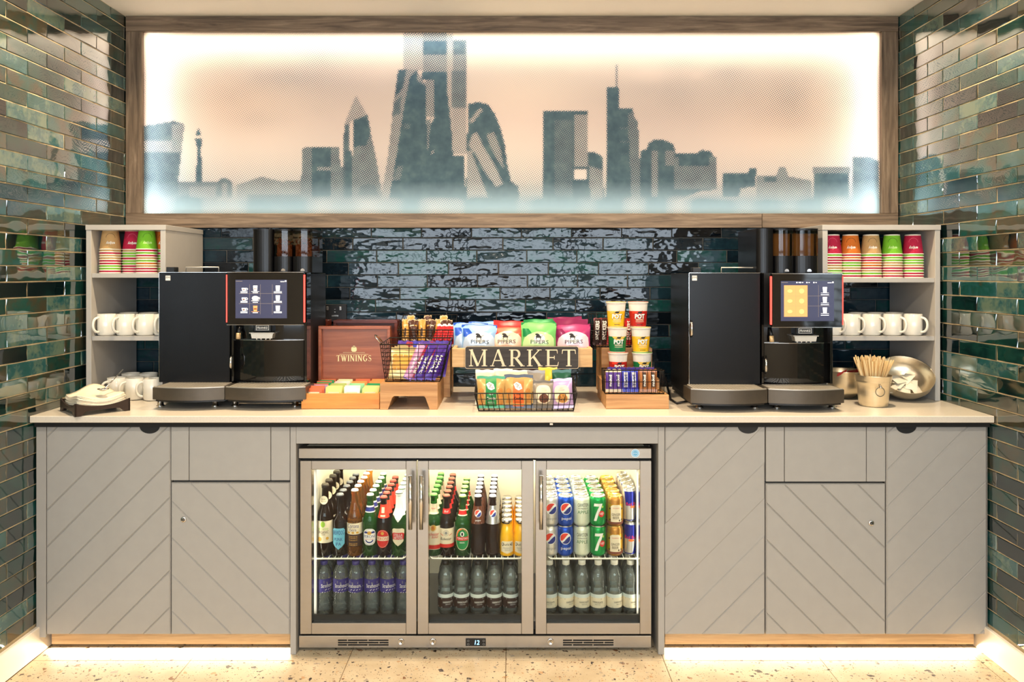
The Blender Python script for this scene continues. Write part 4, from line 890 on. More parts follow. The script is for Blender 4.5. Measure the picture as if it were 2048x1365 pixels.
def water(prof, art, capm, caph, sq=None):
    root = thing('water_bottle', None, 'bottle'); MB().lathe(prof, CLEARG, 30, sq=sq).build('body', root, local=True); m = MB(); art(m, rfun(prof)); m.build('label', root, local=True)
    MB().lathe([(.0145, .198), (.0150, .199), (.0150, .198 + caph), (.013, .200 + caph), (0, .200 + caph)], capm, 24).build('screw_cap', root, local=True); return Proto(root)
WSTR = water(SPROF, w_str, pm('cap_violet', (60, 52, 120), .35), .013); WDARK = water(HPROF, w_har(True), pm('cap_black', (26, 24, 24), .35), .013); WLIGHT = water(HPROF, w_har(False), pm('cap_ivory', (232, 226, 206), .35), .016, petal)

YB0 = 3.036; z = ZSH + .0006
def column(proto, px, r, n, what, where, group, lean=0, y0=YB0, dxr=0.0):
    pitch = 2 * r + .0012
    for k in range(n):
        x = PX(px, y0 + (0)) + dxr * k
        lb = 'front %s %s' % (what, where) if k == 0 else '%s %s %s' % (what, where, 'directly behind the front one' if k == 1 else ', %s from the front' % ORD[k])
        proto.put((x + random.uniform(-.001, .001), y0 + pitch * k, z), lb.replace(' ,', ','), group, (0, 0, random.uniform(-.12, .12) if k else random.uniform(-.06, .06)))
GB = 'beer and cider bottles on the upper cooler shelf'
column(CIDER, 650, .033, 5, 'brown cider bottle with round neck tag', 'in the first column', GB)
CIDER.put((PX(632, 3.15), 3.16, z), 'brown cider bottle half hidden at the side wall, nearer of two', GB); CIDER.put((PX(634, 3.15), 3.25, z), 'brown cider bottle half hidden at the steel side wall, farther of two', GB)
column(BREW, 680, .0300, 6, 'dark ale bottle with blue shield label', 'in the second column', GB)
column(COR, 709.5, .0307, 6, 'amber clear-necked lager bottle', 'in the third column', GB)
column(PERG, 740.5, .0306, 6, 'green lager bottle with blue neck band', 'in the fourth column', GB)
column(PERR, 768, .0290, 6, 'brown lager bottle with red oval label', 'in the fifth column', GB)
column(STE, 798.5, .0312, 6, 'green lager bottle with white foil neck', 'in the sixth column', GB)
GB2 = 'bottles on the upper shelf behind the middle cooler door'
column(BUDV, 867.5, .0312, 6, 'green lager bottle with cream label', 'behind the middle door', GB2)
column(BUDB, 893.5, .0308, 6, 'brown lager bottle with red neck band', 'behind the middle door', GB2)
column(TSI, 925.5, .0318, 5, 'green lager bottle with large oval label', 'behind the middle door', GB2)
column(COLAB, 956, .0292, 6, 'dark cola bottle with brown neck', 'behind the middle door', GB2)
column(DIETB, 985.5, .0292, 6, 'cola bottle with silver neck', 'behind the middle door', GB2)
column(JUICEB, 1013.5, .0292, 6, 'yellow juice bottle beside the silver-necked cola', 'with metal cap', GB2)
column(JUICEB, 1041, .0292, 6, 'yellow juice bottle at the middle door edge', 'with metal cap', GB2)
GC = 'cans stacked two high on the upper cooler shelf'
for pr, px, what in ((CANS, 1101, 'silver cola can'), (CANB, 1130.5, 'blue cola can'), (CANC, 1163.5, 'pale apple drink can'), (CAN7, 1196, 'green lime soda can'), (CANG, 1229.5, 'gold ginger beer can')):
    for k in range(5):
        for lev in (0, 1):
            pr.put((PX(px, YB0) + random.uniform(-.001, .001), YB0 + .0672 * k, z + lev * (CH - .001)), '%s in the %s layer of its column, %s' % (what, ('lower', 'upper')[lev], 'at the front' if k == 0 else ORD[k] + ' from the front'), GC, (0, 0, random.uniform(-.1, .1)))
for k in range(5):
    for lev in (0, 1):
        ln = math.radians((-2.5 if lev else 1.5) if k == 0 else -1.0)
        CANR.put((PX(1260.5, YB0) - (.003 if lev and k == 0 else 0), YB0 + .056 * k, z + lev * (RH - .001) + .0006), 'slim blue energy drink can in the %s layer, %s' % (('lower', 'upper')[lev], 'at the front' if k == 0 else ORD[k] + ' from the front'), GC, (0, ln * .4, -.25 if lev == 0 else .2))
z = ZF + .0006
def waters(pr, cols, what, group, rots):
    for i, px in enumerate(cols):
        for k in range(4):
            pr.put((PX(px, YB0) + random.uniform(-.0012, .0012), YB0 + .0645 * k + random.uniform(-.001, .001), z), '%s, %s in the %s column' % (what, 'front' if k == 0 else ORD[k] + ' from the front', ORD[i]), group, (0, 0, rots[i % len(rots)] + (random.uniform(-1, 1) if k else 0)))
waters(WSTR, (648, 681, 712.5, 744, 776, 807), 'water bottle with violet label', 'violet-labelled water bottles on the cooler floor', (.55, .12, -.35, .1, .12, .3))
waters(WDARK, (891, 923.5, 956, 988.5, 1021), 'water bottle with black label', 'black-labelled water bottles on the cooler floor', (.2, .02, .05, .25, .1))
waters(WLIGHT, (1099, 1131.5, 1164, 1196.5, 1229, 1261.5), 'water bottle with ivory label and cap', 'ivory-labelled water bottles on the cooler floor', (-.2, .45, .05, -.35, .3, .35))
# ================================================================ things on the counter
DOORB = mat('satin_door_black', (13, 13, 15), .26, spec=.3, var=0); GLOSS = mat('gloss_black', (10, 10, 11), .07, coat=.6, var=0); SATIN = mat('satin_black', (20, 20, 21), .38, var=.05); TRAYM = mat('tray_anthracite', (88, 80, 70), .38, .6, var=.05)
GRATE = mat('grate_steel', (206, 198, 184), .4, .6, var=.04); RED_E = mat('red_led', (255, 70, 60), .5, emit=2.2, var=0)
SCR = mat('screen_glow', (52, 54, 76), .2, emit=1.0, var=.04, scale=6); SCW = mat('screen_white', (250, 250, 245), .4, emit=1.0, var=0); SCL = mat('screen_line', (130, 118, 108), .4, emit=.7, var=0); SCO = mat('screen_orange', (236, 158, 100), .5, emit=.75, var=0, spec=.1); SCY = mat('screen_amber', (250, 190, 116), .5, emit=.75, var=0); SCB = mat('screen_brown', (120, 84, 56), .4, emit=.8, var=0)
SMOKE = thin_clear('smoked_canister', (196, 172, 142), .10); BEAN = mat('coffee_bean', (150, 84, 36), .35, var=.2, scale=80); TAN = mat('wand_tip', (206, 176, 132), .4, .3)
def cupicon(m, pl, x, y, kind, mt):
    if kind == 'cup': m.spans([(y - 4.0, x - 3, x + 3), (y + 0.5, x - 4.6, x + 4.6), (y + 2.5, x - 4.6, x + 4.6)], pl, mt, 3).ring(x + 5.2, y, 2.6, 2.4, .9, pl, mt, 12).rect(x - 7, x + 7, y - 5.2, y - 4.3, pl, mt, 1).oval(x - .4, y - 1.2, 2.6, 2.0, pl, SCB)
    elif kind == 'wide': m.oval(x, y, 6.8, 4.8, pl, mt).ring(x + 7, y, 2.4, 2.4, .9, pl, mt, 12).rect(x - 8, x + 8, y - 5.4, y - 4.6, pl, mt, 1)
    else:
        m.spans([(y - 5.4, x - 3.4, x + 3.4), (y + 6, x - 4.4, x + 4.4)], pl, mt, 3).rect(x - 8, x + 8, y - 6.2, y - 5.5, pl, mt, 1)
        if kind == 'latte': m.rect(x - 2.8, x + 2.8, y - 2, y + 1.4, pl, SCB, 1)
def machine(label, Yf, p0, p1, p2, p3, yt, yb_, back, s0, s1, sy0, sy1, disp, sp, spy, wand, tray_px, trayY, hop, hopY, hop_y, hopback, style, handle):
    X0_, X1_, X2_, X3_ = PX(p0, Yf), PX(p1, Yf), PX(p2, Yf), PX(p3, Yf); zt, zb = PZ(yt, Yf), PZ(yb_, Yf)
    t = thing('coffee_machine', label, 'coffee machine', ((X0_ + X3_) / 2, Yf, ZT))
    # milk fridge box with its full-height door
    MB().box(X0_ + .003, X1_ - .003, Yf + .022, back, ZT + .03, zt - .002, SATIN, .003).build('milk_fridge_body', t)
    d = MB().box(X0_, X1_ - .001, Yf, Yf + .02, zb, zt, DOORB, .0015).build('milk_fridge_door', t)
    e = MB(); e.box(X0_, X1_ - .001, Yf - .0006, Yf + .002, zt - .0012, zt + .0004, CHROME).box(X0_ - .0004, X0_ + .001, Yf - .0006, Yf + .002, zb, zt, CHROME); tag(e.build('door_edging', d), kind='stuff')
    sx = PX(p0 + 18 if style == 'icons' else p0 + 11, Yf); sz = PZ(556.5, Yf); pl = flat(sx, Yf - .0006, sz)
    MB().rect(-.010, .010, -.010, .010, pl, P_W, 1).text('FM', .0155, flat(sx, Yf - .0010, sz), P_K, 0, .002, .009, bold=0).build('badge', d)
    for hx, h0, h1 in handle:
        x = PX(hx, Yf); MB().tube([(x, Yf - .002, PZ(h1, Yf)), (x, Yf - .014, PZ(h1 - 5, Yf)), (x, Yf - .014, PZ(h0 + 5, Yf)), (x, Yf - .002, PZ(h0, Yf))], .0055, CHROME, 8).build('handle', t)
    # brewing unit: side cheeks, recessed glossy splash wall, screen hung in front
    rec = Yf + .034; sy = D(2.936) - (3.19 - Yf)
    MB().box(X2_ + .002, X3_ - .002, rec + .03, back, ZT + .03, zt - .003, SATIN, .003).box(X2_, X2_ + .010, Yf + .012, rec + .04, zb, zt, GLOSS, .001).box(X3_ - .010, X3_, Yf + .012, rec + .04, zb, zt, GLOSS, .001).box(X2_ + .01, X3_ - .01, Yf + .02, rec + .04, PZ(sy1 + 1, Yf), zt - .001, SATIN).build('brewer_body', t)
    xm = (X2_ + X3_) / 2; hw = (X3_ - X2_) / 2 - .010; pts = []
    for i in range(17):
        u = -1 + 2 * i / 16; pts.append((xm + u * hw, rec - .026 * (1 - abs(u) ** 2.2)))
    MB().prism(pts + [(xm + hw, rec + .03), (xm - hw, rec + .03)], zb, PZ(spy + 17, Yf), GLOSS, 'xy').build('splash_panel', t)
    q = MB().prism([(a, b - .0008) for a, b in pts] + [(xm + hw, rec), (xm - hw, rec)], PZ(spy + 17, Yf), PZ(spy + 16, Yf), CHROME, 'xy'); q.build('splash_trim', t)
    MB().prism([(a, b * .4 + (rec + .01) * .6) for a, b in pts] + [(xm + hw, rec + .03), (xm - hw, rec + .03)], PZ(spy + 16, Yf) + .0004, PZ(sy1 + .5, Yf), GLOSS, 'xy').build('upper_panel', t)
    # spout head with name plate
    xs = PX(sp, Yf); MB().box(xs - .038, xs + .038, Yf + .0, Yf + .07, PZ(spy, Yf), PZ(sy1 - 1, Yf), SATIN, .004).build('spout_housing', t)
    so = MB().box(xs - .052, xs + .052, Yf - .012, Yf + .06, PZ(spy + 2, Yf), PZ(spy, Yf), GRATE, .0008).prism([(xs - .046, PZ(spy + 2.2, Yf)), (xs + .046, PZ(spy + 2.2, Yf)), (xs + .042, PZ(spy + 12, Yf)), (xs - .042, PZ(spy + 12, Yf))], Yf - .008, Yf + .05, GRATE)
    so = so.build('spout', t)
    nz = MB()
    for u in (-.028, -.01, .01, .028): nz.lathe([(.004, -.006), (.0055, 0), (0, 0)], CHROME, 10, (xs + u, Yf + .012, PZ(spy + 12, Yf)))
    tag(nz.build('nozzles', so), kind='stuff')
    zl = PZ(spy - 9, Yf); pl = flat(xs, Yf - .0015, zl)
    MB().box(xs - .027, xs + .027, Yf - .0012, Yf + .004, zl - .0105, zl + .0105, P_W).rect(-.0245, .0245, -.0085, .0085, pl, P_K, 1).text('FRANKE', .044, flat(xs, Yf - .0019, zl), P_W, 0, 0, .0095, bold=.04).build('name_plate', t)
    xw = PX(wand, Yf); MB().tube([(xw, Yf + .04, PZ(sy1, Yf)), (xw, Yf + .012, PZ(spy + 2, Yf))], .008, SATIN, 10).tube([(xw, Yf + .012, PZ(spy + 2, Yf)), (xw, Yf + .008, PZ(spy + 14, Yf))], .0095, TAN, 12).build('hot_water_wand', t)
    # touch screen
    a, b = PX(s0, sy), PX(s1, sy); c, dd = PZ(sy1, sy), PZ(sy0, sy)
    sc = MB().box(a + .002, b - .002, sy, sy + .022, c, dd, GLOSS, .002).box(a + .03, b - .03, sy + .022, Yf + .03, c + .03, dd - .03, SATIN).build('touch_screen', t)
    e = MB(); e.box(a + .001, b - .001, sy - .0006, sy + .003, c - .0012, c + .0008, CHROME).box(a + .001, b - .001, sy - .0006, sy + .003, dd - .0008, dd + .0012, CHROME); tag(e.build('screen_edging', sc), kind='stuff')
    for u in (a, b): MB().box(u - .0022, u + .0022, sy + .001, sy + .012, c + .01, dd - .01, RED_E).build('light_strip', sc)
    d0, d1, e0, e1 = disp; plp = lambda u, v: (PX(d0, sy) + u * sy / F, sy - .0013, PZ(e1, sy) + v * sy / F); W_, H_ = d1 - d0, e1 - e0
    pb = lambda u, v: (PX(d0, sy) + u * sy / F, sy - .0007, PZ(e1, sy) + v * sy / F); m = MB(); m.rect(0, W_, 0, H_, pb, SCR, 1)
    m.rect(W_ - 4, W_ - 1, H_ - 4, H_ - 1.2, plp, SCW, 1).rect(W_ - 13, W_ - 5, H_ - 4.2, H_ - 3, plp, SCW, 1).rect(1, 14, H_ - 3.4, H_ - 2.4, plp, SCL, 1)
    if style == 'icons':
        cols = (17.2, 39.8, 84.8); rows = (59.4, 40, 19.2)
        for gx2 in (28.4, 50, 73.9): m.rect(gx2 - .25, gx2 + .25, 8, 68, plp, SCL, 1)
        for gy2 in (49.5, 29.5): m.rect(7, 94, gy2 - .25, gy2 + .25, plp, SCL, 1)
        for i, r in enumerate(rows):
            cupicon(m, plp, cols[0], r - 1, 'cup', SCW); cupicon(m, plp, cols[1], r, ('latte', 'wide', 'latte')[i], SCW if i < 2 else SCO); cupicon(m, plp, cols[2], r, 'glass', SCW)
            for c_, w2 in zip(cols, (7, 5, 8)): m.rect(c_ - w2, c_ + w2, r - 8.8, r - 7.4, plp, SCW, 1)
    else:
        m.rect(6.3, 53.3, 8.5, 71.5, plp, SCO, 1); p3_ = lambda u, v: (PX(d0, sy) + u * sy / F, sy - .0018, PZ(e1, sy) + v * sy / F)
        for i, r in enumerate((60, 40, 19)):
            m.oval(18, r, 5, 3.4, p3_, SCY).oval(41.5, r, 5, 5, p3_, SCY); cupicon(m, plp, 88, r + 2, 'glass', SCW); m.rect(80, 96, r - 8, r - 6.6, plp, SCW, 1)
        for v in (30, 50): m.rect(6.3, 53.3, v - .2, v + .2, p3_, mat('screen_tan', (214, 140, 96), .4, emit=.8, var=0), 1); m.rect(54, 98, v - .25, v + .25, plp, SCL, 1)
        m.rect(29.6, 30, 8.5, 71.5, p3_, mat('screen_tan', (214, 140, 96), .4, emit=.8, var=0), 1).rect(75, 75.5, 8, 72, plp, SCL, 1)
        for u in (32, 39, 52, 66): m.oval(u, H_ - 3, 1.4, 1.4, plp, SCW); m.rect(u + 3, u + 6, H_ - 3.6, H_ - 2.4, plp, SCW, 1)
    m.build('display', sc)
    # drip trays with slotted grates
    for a, b in tray_px:
        yF_ = trayY; xa, xb = PX(a, yF_), PX(b, yF_); z0, z1 = PZ(802 if style == 'icons' else 809, yF_), zb - .003; pts = []
        for i in range(29):
            u = -1 + 2 * i / 28; pts.append(((xa + xb) / 2 + u * (xb - xa) / 2, yF_ + .030 * u * u))
        full = pts + [(xb, Yf + .002), (xa, Yf + .002)]
        tr = MB().prism(full, z0, z1, TRAYM, 'xy').prism([((p[0] - (xa + xb) / 2) * .95 + (xa + xb) / 2, p[1] + .012) for p in full[:-2]] + [(xb - .006, Yf), (xa + .006, Yf)], z0 - .009, z0, BLACK, 'xy').build('drip_tray', t)
        g_ = MB(); n_ = int((xb - xa) / .0125)
        for i in range(n_):
            u = xa + .012 + (xb - xa - .024) * (i + .5) / n_; k = 2 * (u - (xa + xb) / 2) / (xb - xa); y_ = yF_ + .030 * k * k + .010
            g_.box(u - .0042, u + .0042, y_, Yf - .004, z1 + .0002, z1 + .0035, GRATE)
        n3 = [(p[0], p[1] + .004) for p in pts]
        g_.prism([((p[0] - (xa + xb) / 2) * .985 + (xa + xb) / 2, p[1]) for p in n3] + [((p[0] - (xa + xb) / 2) * .985 + (xa + xb) / 2, p[1] + .009) for p in n3[::-1]], z1 + .0002, z1 + .0038, GRATE, 'xy')
        tag(g_.build('drip_grate', tr), kind='stuff')
    for u in (X0_ + .03, X1_ - .04, X2_ + .04, X3_ - .03): MB().lathe([(0, 0), (.016, 0), (.016, .004), (.012, .008), (.012, .032)], CHROME, 14, (u, Yf - .05, ZT)).build('foot', t)
    for u in (X0_ + .04, X3_ - .04): MB().lathe([(0, 0), (.016, 0), (.016, .004), (.012, .008), (.012, .032)], CHROME, 14, (u, back - .05, ZT)).build('foot', t)
    MB().box(X0_ + .01, X3_ - .01, Yf + .03, back, ZT + .012, ZT + .031, BLACK).build('base_plate', t)
    # hoppers and powder canisters
    zc1 = PZ(hop_y[0], hopY); zc0 = zt - .001; zm = PZ(hop_y[1], hopY)
    for i, (a, b) in enumerate(hop):
        xa, xb = PX(a, hopY), PX(b, hopY); hw2 = (xb - xa) / 2 - .0008; xc = (xa + xb) / 2
        def sec(g=0.0): return [(xc + (hw2 - g) * math.sin(-PI / 2 + PI * j / 14), hopY + .022 - (.022 - g) * math.cos(-PI / 2 + PI * j / 14)) for j in range(15)] + [(xc + hw2 - g, hopback - g), (xc - hw2 + g, hopback - g)]
        dark = i == (0 if style == 'icons' else 0)
        bk = MB().prism(sec(), zc0, zc1 - .008 if dark else zm, mat('canister_black', (16, 15, 16), .3, spec=.35, var=0), 'xy').build('powder_canister' if dark else 'bean_hopper', t)
        if not dark:
            s_ = sec(); n = len(s_); MB().add([(p[0], p[1], z_) for z_ in (zm, zc1 - .008) for p in s_], [(j, (j + 1) % n, (j + 1) % n + n, j + n) for j in range(n)], SMOKE, False).build('smoked_window', bk)
            if style == 'icons':
                be = MB(); rb = random.Random(i)
                for _ in range(170):
                    j = rb.random(); x = xc + (hw2 - .008) * (2 * j - 1); yy = hopY + .010 + .020 * abs(2 * j - 1) ** 2 + rb.random() * .05; z_ = zm + .006 + (rb.random() ** 1.3) * (.078 - .2 * (yy - hopY))
                    be.lathe([(0, -.0035), (.0032, -.002), (.0032, .002), (0, .0035)], BEAN, 5, (x, yy, z_))
                be.box(xc - hw2 + .006, xc + hw2 - .006, hopY + .04, hopback - .02, zm, zm + .05, BEAN); tag(be.build('coffee_beans', bk), kind='stuff')
            else: MB().box(xc - hw2 + .004, xc + hw2 - .004, hopY + .05, hopback - .01, zm, zc1 - .02, mat('milk_powder', (170, 140, 100), .8)).build('powder_fill', bk)
        MB().prism(sec(-.001), zc1 - .008, zc1, mat('canister_black', (16, 15, 16), .3, spec=.35, var=0), 'xy').build('lid', bk)
        if not dark: MB().oval(0, .004, .009, .009, flat(xc + .006, hopY - .0008, zc0 + .004), CHROME, t0=-.2).build('latch', bk)
    r0 = PX(p0 + 62 if style != 'icons' else p0 + 58, Yf + .12); r1 = r0 + .14; MB().tube([(r0, Yf + .1, zt), (r0, Yf + .1, zt + .022), (r1, Yf + .1, zt + .022), (r1, Yf + .1, zt)], .003, GRATE, 6).build('cup_rail', t)
    MB().box(X0_ + .02, X0_ + .055, Yf + .02, Yf + .06, zt, zt + .022, SATIN, .002).build('cable_gland', t)
    return t
machine('black coffee machine with drink icons on its screen, beside the tea chest', 3.13, 318, 460, 460.5, 612, 545, 765, 3.47, 453, 608, 545, 650, (471, 574, 560, 637), 525, 665, 475, ((298, 443), (444, 607)), 2.975, ((503, 544), (545, 582), (582.5, 622)), 3.165, (458, 513), 3.36, 'icons', ((464, 712, 738),))
machine('black coffee machine with orange panel on its screen, beside the noodle pots', 3.09, 1378, 1521, 1525, 1668, 546, 769, 3.46, 1543, 1686, 548, 655, (1561.5, 1668, 562.5, 642.5), 1610, 671, 1545, ((1385, 1540), (1542, 1695)), 2.935, ((1515, 1550), (1550.5, 1591), (1591.5, 1640)), 3.13, (457, 512), 3.40, 'orange', ((1382, 643, 673), (1530, 716, 746)))

# ---------------------------------------------------------------- paper cups, mugs
CUPC = {'tan': (206, 164, 108), 'crimson': (196, 28, 70), 'green': (126, 200, 44), 'orange': (226, 120, 36)}
RIM = mat('cup_rim', (246, 238, 220), .6, var=.01)
def cup_proto(cn):
    m_ = mat('cup_' + cn, CUPC[cn], .6, var=.06, scale=420, bump=.5); root = thing('paper_cup', None, 'cup'); rf = lambda z: .0428 - .0112 * (z / .086)
    MB().lathe([(.0420, .003), (rf(.004), .004), (rf(.045), .045), (rf(.084), .084), (.030, .086), (.029, .083), (0, .083)], m_, 26).build('sleeve', root, local=True)
    MB().lathe([(.0405, .0045), (.0436, .0042), (.0444, .002), (.0436, 0), (.0405, .0003)], RIM, 26).build('rim', root, local=True); MB().lathe([(.0322, .0815), (.0318, .0866), (.0296, .0866)], RIM, 26).build('base_rim', root, local=True)
    m = MB(); pl = onlathe(rf, .030, .12, .0004, -1); mk = P_W if cn != 'green' else mat('cup_print_pale', (196, 232, 150), .6)
    m.text('enjoy', .036, pl, mk, 0, 0, .015, bold=.03); p2 = onlathe(rf, .052, .12, .0004); m.ring(0, 0, .019, .019, .0018, p2, mat('cup_smile_' + cn, tuple(int(c * .62) for c in CUPC[cn]), .6) if cn != 'crimson' else mat('cup_smile_pink', (226, 90, 120), .6), 18, 0, PI)
    m.build('print', root, local=True); return Proto(root)
CUPS = {c: cup_proto(c) for c in CUPC}; rc = random.Random(11)
SPOT = {}
def cup_stack(px, zsh, top, where, n=10, yy=None):
    y = yy or (YS + .062); x = PX(px, y - .04)
    seq = [top]
    while len(seq) < n:
        c = rc.choice(['crimson', 'green', 'orange', 'tan', 'crimson', 'green'])
        seq.append(c)
    for i, c in enumerate(seq):
        lb = '%s paper cup on top of the upturned stack %s' % (c, where) if i == 0 else '%s paper cup, %s from the top of the upturned stack %s' % (c, ORD[i], where)
        CUPS[c].put((x, y, zsh + .0004 + .0112 * (n - 1 - i)), lb, 'upturned paper cups nested in stacks on the top shelves', (0, 0, -x * .22 + rc.uniform(-.15, .15)))
cup_stack(211, ZL1, 'tan', 'nearest the tiled wall'); cup_stack(257, ZL1, 'crimson', 'with crimson top, left shelf', yy=YS + .10); cup_stack(284.5, ZL1, 'green', 'with green top, left shelf', yy=YS + .052 + .0); cup_stack(317, ZL1, 'orange', 'with orange top, left shelf', yy=YS + .12)
for px, top, wh in ((1671, 'crimson', 'beside the bean hoppers'), (1709, 'orange', 'with orange top, right shelf'), (1750.5, 'tan', 'with tan top, right shelf'), (1793, 'green', 'with green top, right shelf'), (1835, 'crimson', 'at the right-hand upright')): cup_stack(px, ZR1, top, wh)
CERA = mat('white_ceramic', (232, 228, 216), .18, coat=.4, var=.01)
root = thing('mug', None, 'mug'); R_ = .0385; HM = .093
MB().lathe([(0, .003), (.026, .003), (.028, 0), (.035, .002), (R_, .010), (R_, HM - .002), (R_ - .0015, HM), (R_ - .0035, HM - .002), (R_ - .004, .010), (0, .007)], CERA, 28).build('body', root, local=True)
MB().tube([(-R_ + .003 - .029 * math.sin(PI * i / 16) ** .7 , 0, .047 + .031 * math.cos(PI * i / 16)) for i in range(17)], .0054, CERA, 10).build('handle', root, local=True)
MUG = Proto(root); GM = 'white mugs in the shelf units'; ym = YS + .05
for px, rz in ((214, .15), (252, .2), (291, .2), (327, .5)): MUG.put((PX(px, ym), ym, ZL2 + .0004), 'white mug in the front row of the middle shelf, %s from the tiled wall' % {214: 'first', 252: 'second', 291: 'third', 327: 'fourth'}[px], GM, (0, 0, rz + .95))
for px, w_ in ((258, 'first'), (297, 'second')): MUG.put((PX(px, ym + .11), ym + .11, ZL2 + .0004), 'white mug in the back row of the left middle shelf, %s from the wall' % w_, GM, (0, 0, .6))
for px, w_, y in ((234, 'first', 3.26), (269.5, 'second', 3.25), (306, 'third', 3.235)): MUG.put((PX(px, y), y, ZT + .0006), 'white mug on the counter behind the napkins, front row, %s from the wall' % w_, GM, (0, 0, .9 if px != 306 else .3))
for px, w_ in ((262, 'first'), (297, 'second')): MUG.put((PX(px, 3.40), 3.40, ZT + .0006), 'white mug on the counter in the back row, %s from the wall' % w_, GM, (0, 0, .8))
for px, w_ in ((1664, 'half hidden by the screen'), (1701.5, 'second from the screen'), (1742, 'third from the screen'), (1783.5, 'fourth from the screen'), (1825, 'nearest the upright')): MUG.put((PX(px, ym), ym, ZR2 + .0004), 'white mug on the right middle shelf, front row, %s' % w_, GM, (0, 0, PI - 1.0))
for px, w_ in ((1715, 'nearest the screen'), (1752, 'in the middle'), (1788, 'nearest the upright')): MUG.put((PX(px, ym + .11), ym + .11, ZR2 + .0004), 'white mug on the right middle shelf, back row, %s' % w_, GM, (0, 0, PI - .45))

# ---------------------------------------------------------------- napkins, bucket, bowls
t = thing('napkin_tray', 'square dark brown footed tray of napkins at the tiled wall', 'tray', (-1.648, 2.985, ZT)); t.rotation_euler.z = math.radians(45)
TRB = mat('dark_bronze', (52, 40, 34), .4, .2, var=.06); hw = .098; m = MB()
def sidebar(m, n=10):
    for k in range(4):
        vs = []; c, s_ = math.cos(k * PI / 2), math.sin(k * PI / 2)
        for i in range(n + 1):
            u = -1 + 2 * i / n; lo = .012 + .006 * (1 - u * u) if abs(u) < .8 else 0.0; hi = .050 - .018 * (1 - u * u)
            for y in (-hw, -hw + .006):
                for z_ in (lo, hi): vs.append((u * hw * c - y * s_, u * hw * s_ + y * c, z_))
        fs = []
        for i in range(n):
            a = i * 4; b = a + 4; fs += [(a, b, b + 1, a + 1), (a + 2, a + 3, b + 3, b + 2), (a + 1, b + 1, b + 3, a + 3), (a, a + 2, b + 2, b)]
        fs += [(0, 1, 3, 2), (n * 4, n * 4 + 2, n * 4 + 3, n * 4 + 1)]; m.add(vs, fs, TRB)
sidebar(m); m.box(-hw + .004, hw - .004, -hw + .004, hw - .004, .022, .027, TRB); m.build('tray_frame', t, local=True)
NAP = mat('napkin_paper', (240, 226, 200), .9, var=.02, scale=60, bump=.15)
for i in range(9):
    rn = random.Random(i); hs = .084 + rn.uniform(-.002, .002); n = 10; vs = []; ph = rn.random() * 6; th = .0032
    for lay_ in (0, 1):
        for iy in range(n + 1):
            for ix in range(n + 1):
                u = -1 + 2 * ix / n; v = -1 + 2 * iy / n; amp = .45 + .55 * (i / 8)
                zz = amp * (.010 * math.sin(2.4 * u + 1.2) * math.sin(1.7 * v + .6) + .008 * math.cos(3.1 * (u - .2)) * (v > -.2) * (v + .2) + .010 * max(0, v) ** 2) - .012 * (1 - u * u) * (v < 0) * (-v) * .6
                vs.append((u * hs + rn.uniform(-.0006, .0006), v * hs, zz + .0004 + lay_ * th))
    k = (n + 1) ** 2; fs = []
    for iy in range(n):
        for ix in range(n):
            a = iy * (n + 1) + ix; fs += [(a, a + 1, a + n + 2, a + n + 1), (a + k, a + n + 1 + k, a + n + 2 + k, a + 1 + k)]
    edge = list(range(n + 1)) + [iy * (n + 1) + n for iy in range(1, n + 1)] + [n * (n + 1) + ix for ix in range(n - 1, -1, -1)] + [iy * (n + 1) for iy in range(n - 1, 0, -1)]
    fs += [(edge[j], edge[(j + 1) % len(edge)], edge[(j + 1) % len(edge)] + k, edge[j] + k) for j in range(len(edge))]
    o = MB().add(vs, fs, NAP, True).build('napkin', loc=(-1.648, 2.985, ZT + .034 + .0040 * i), local=True); o.rotation_euler.z = math.radians(45 + rn.uniform(-2, 2))
    tag(o, 'cream paper napkin, %s of the pile in the brown tray' % ('topmost' if i == 8 else 'lowest' if i == 0 else ORD[i] + ' from the bottom'), 'napkin', 'napkins piled in the brown tray')
o = MB().lathe([(0, -.006), (.012, -.004), (.021, .001), (.0225, .004), (.021, .004), (.011, -.001), (0, -.003)], CHROME, 20).xf(lambda x, y, z: (x, y * .75, z)).tube([(0, .015, .004), (.012, .05, .03), (.026, .10, .066)], .0024, CHROME, 6).build('teaspoon', loc=(PX(206, 2.95), 2.95, ZT + .088), local=True); tag(o, 'shiny steel teaspoon resting on the pile of napkins', 'spoon')
BR = mat('brushed_bucket', (226, 212, 184), .32, .9, var=.06, scale=20, stretch=(1, 1, 30))
bx, by = PX(1756, 3.06), 3.10
t = thing('stirrer_bucket', 'small steel bucket with ring handle full of wooden stirrers', 'bucket', (bx, by, ZT))
MB().lathe([(0, .003), (.050, .003), (.053, 0), (.055, .004), (.061, .060), (.066, .098), (.0675, .099), (.0665, .104), (.0680, .106), (.0700, .124), (.0715, .126), (.0695, .127), (.068, .124), (.053, .008), (0, .006)], BR, 36).build('pail', t, local=True)
MB().ring(0, 0, .0195, .0195, .003, lambda u, v: (u - .004, -.0668 + .06 * (v * .4), .066 + v), CHROME, 26).tube([(-.004, -.064, .092), (-.004, -.071, .089), (-.004, -.071, .083), (-.004, -.0665, .081)], .004, CHROME, 8).build('ring_handle', t, local=True)
STW = wood('birch_stirrer', [(226, 186, 122), (240, 208, 150), (248, 224, 176)], 'z', 9, .6)
sm = {}
for v in range(4):
    b = MB(); L = .178 + .004 * v; wd = .0028
    pts = [(-wd, 0), (wd, 0), (wd, L - .004), (wd * .6, L), (-wd * .6, L), (-wd, L - .004)]; b.prism(pts, -.0007, .0007, STW); sm[v] = b.mesh('wooden_stirrer')
rs_ = random.Random(5)
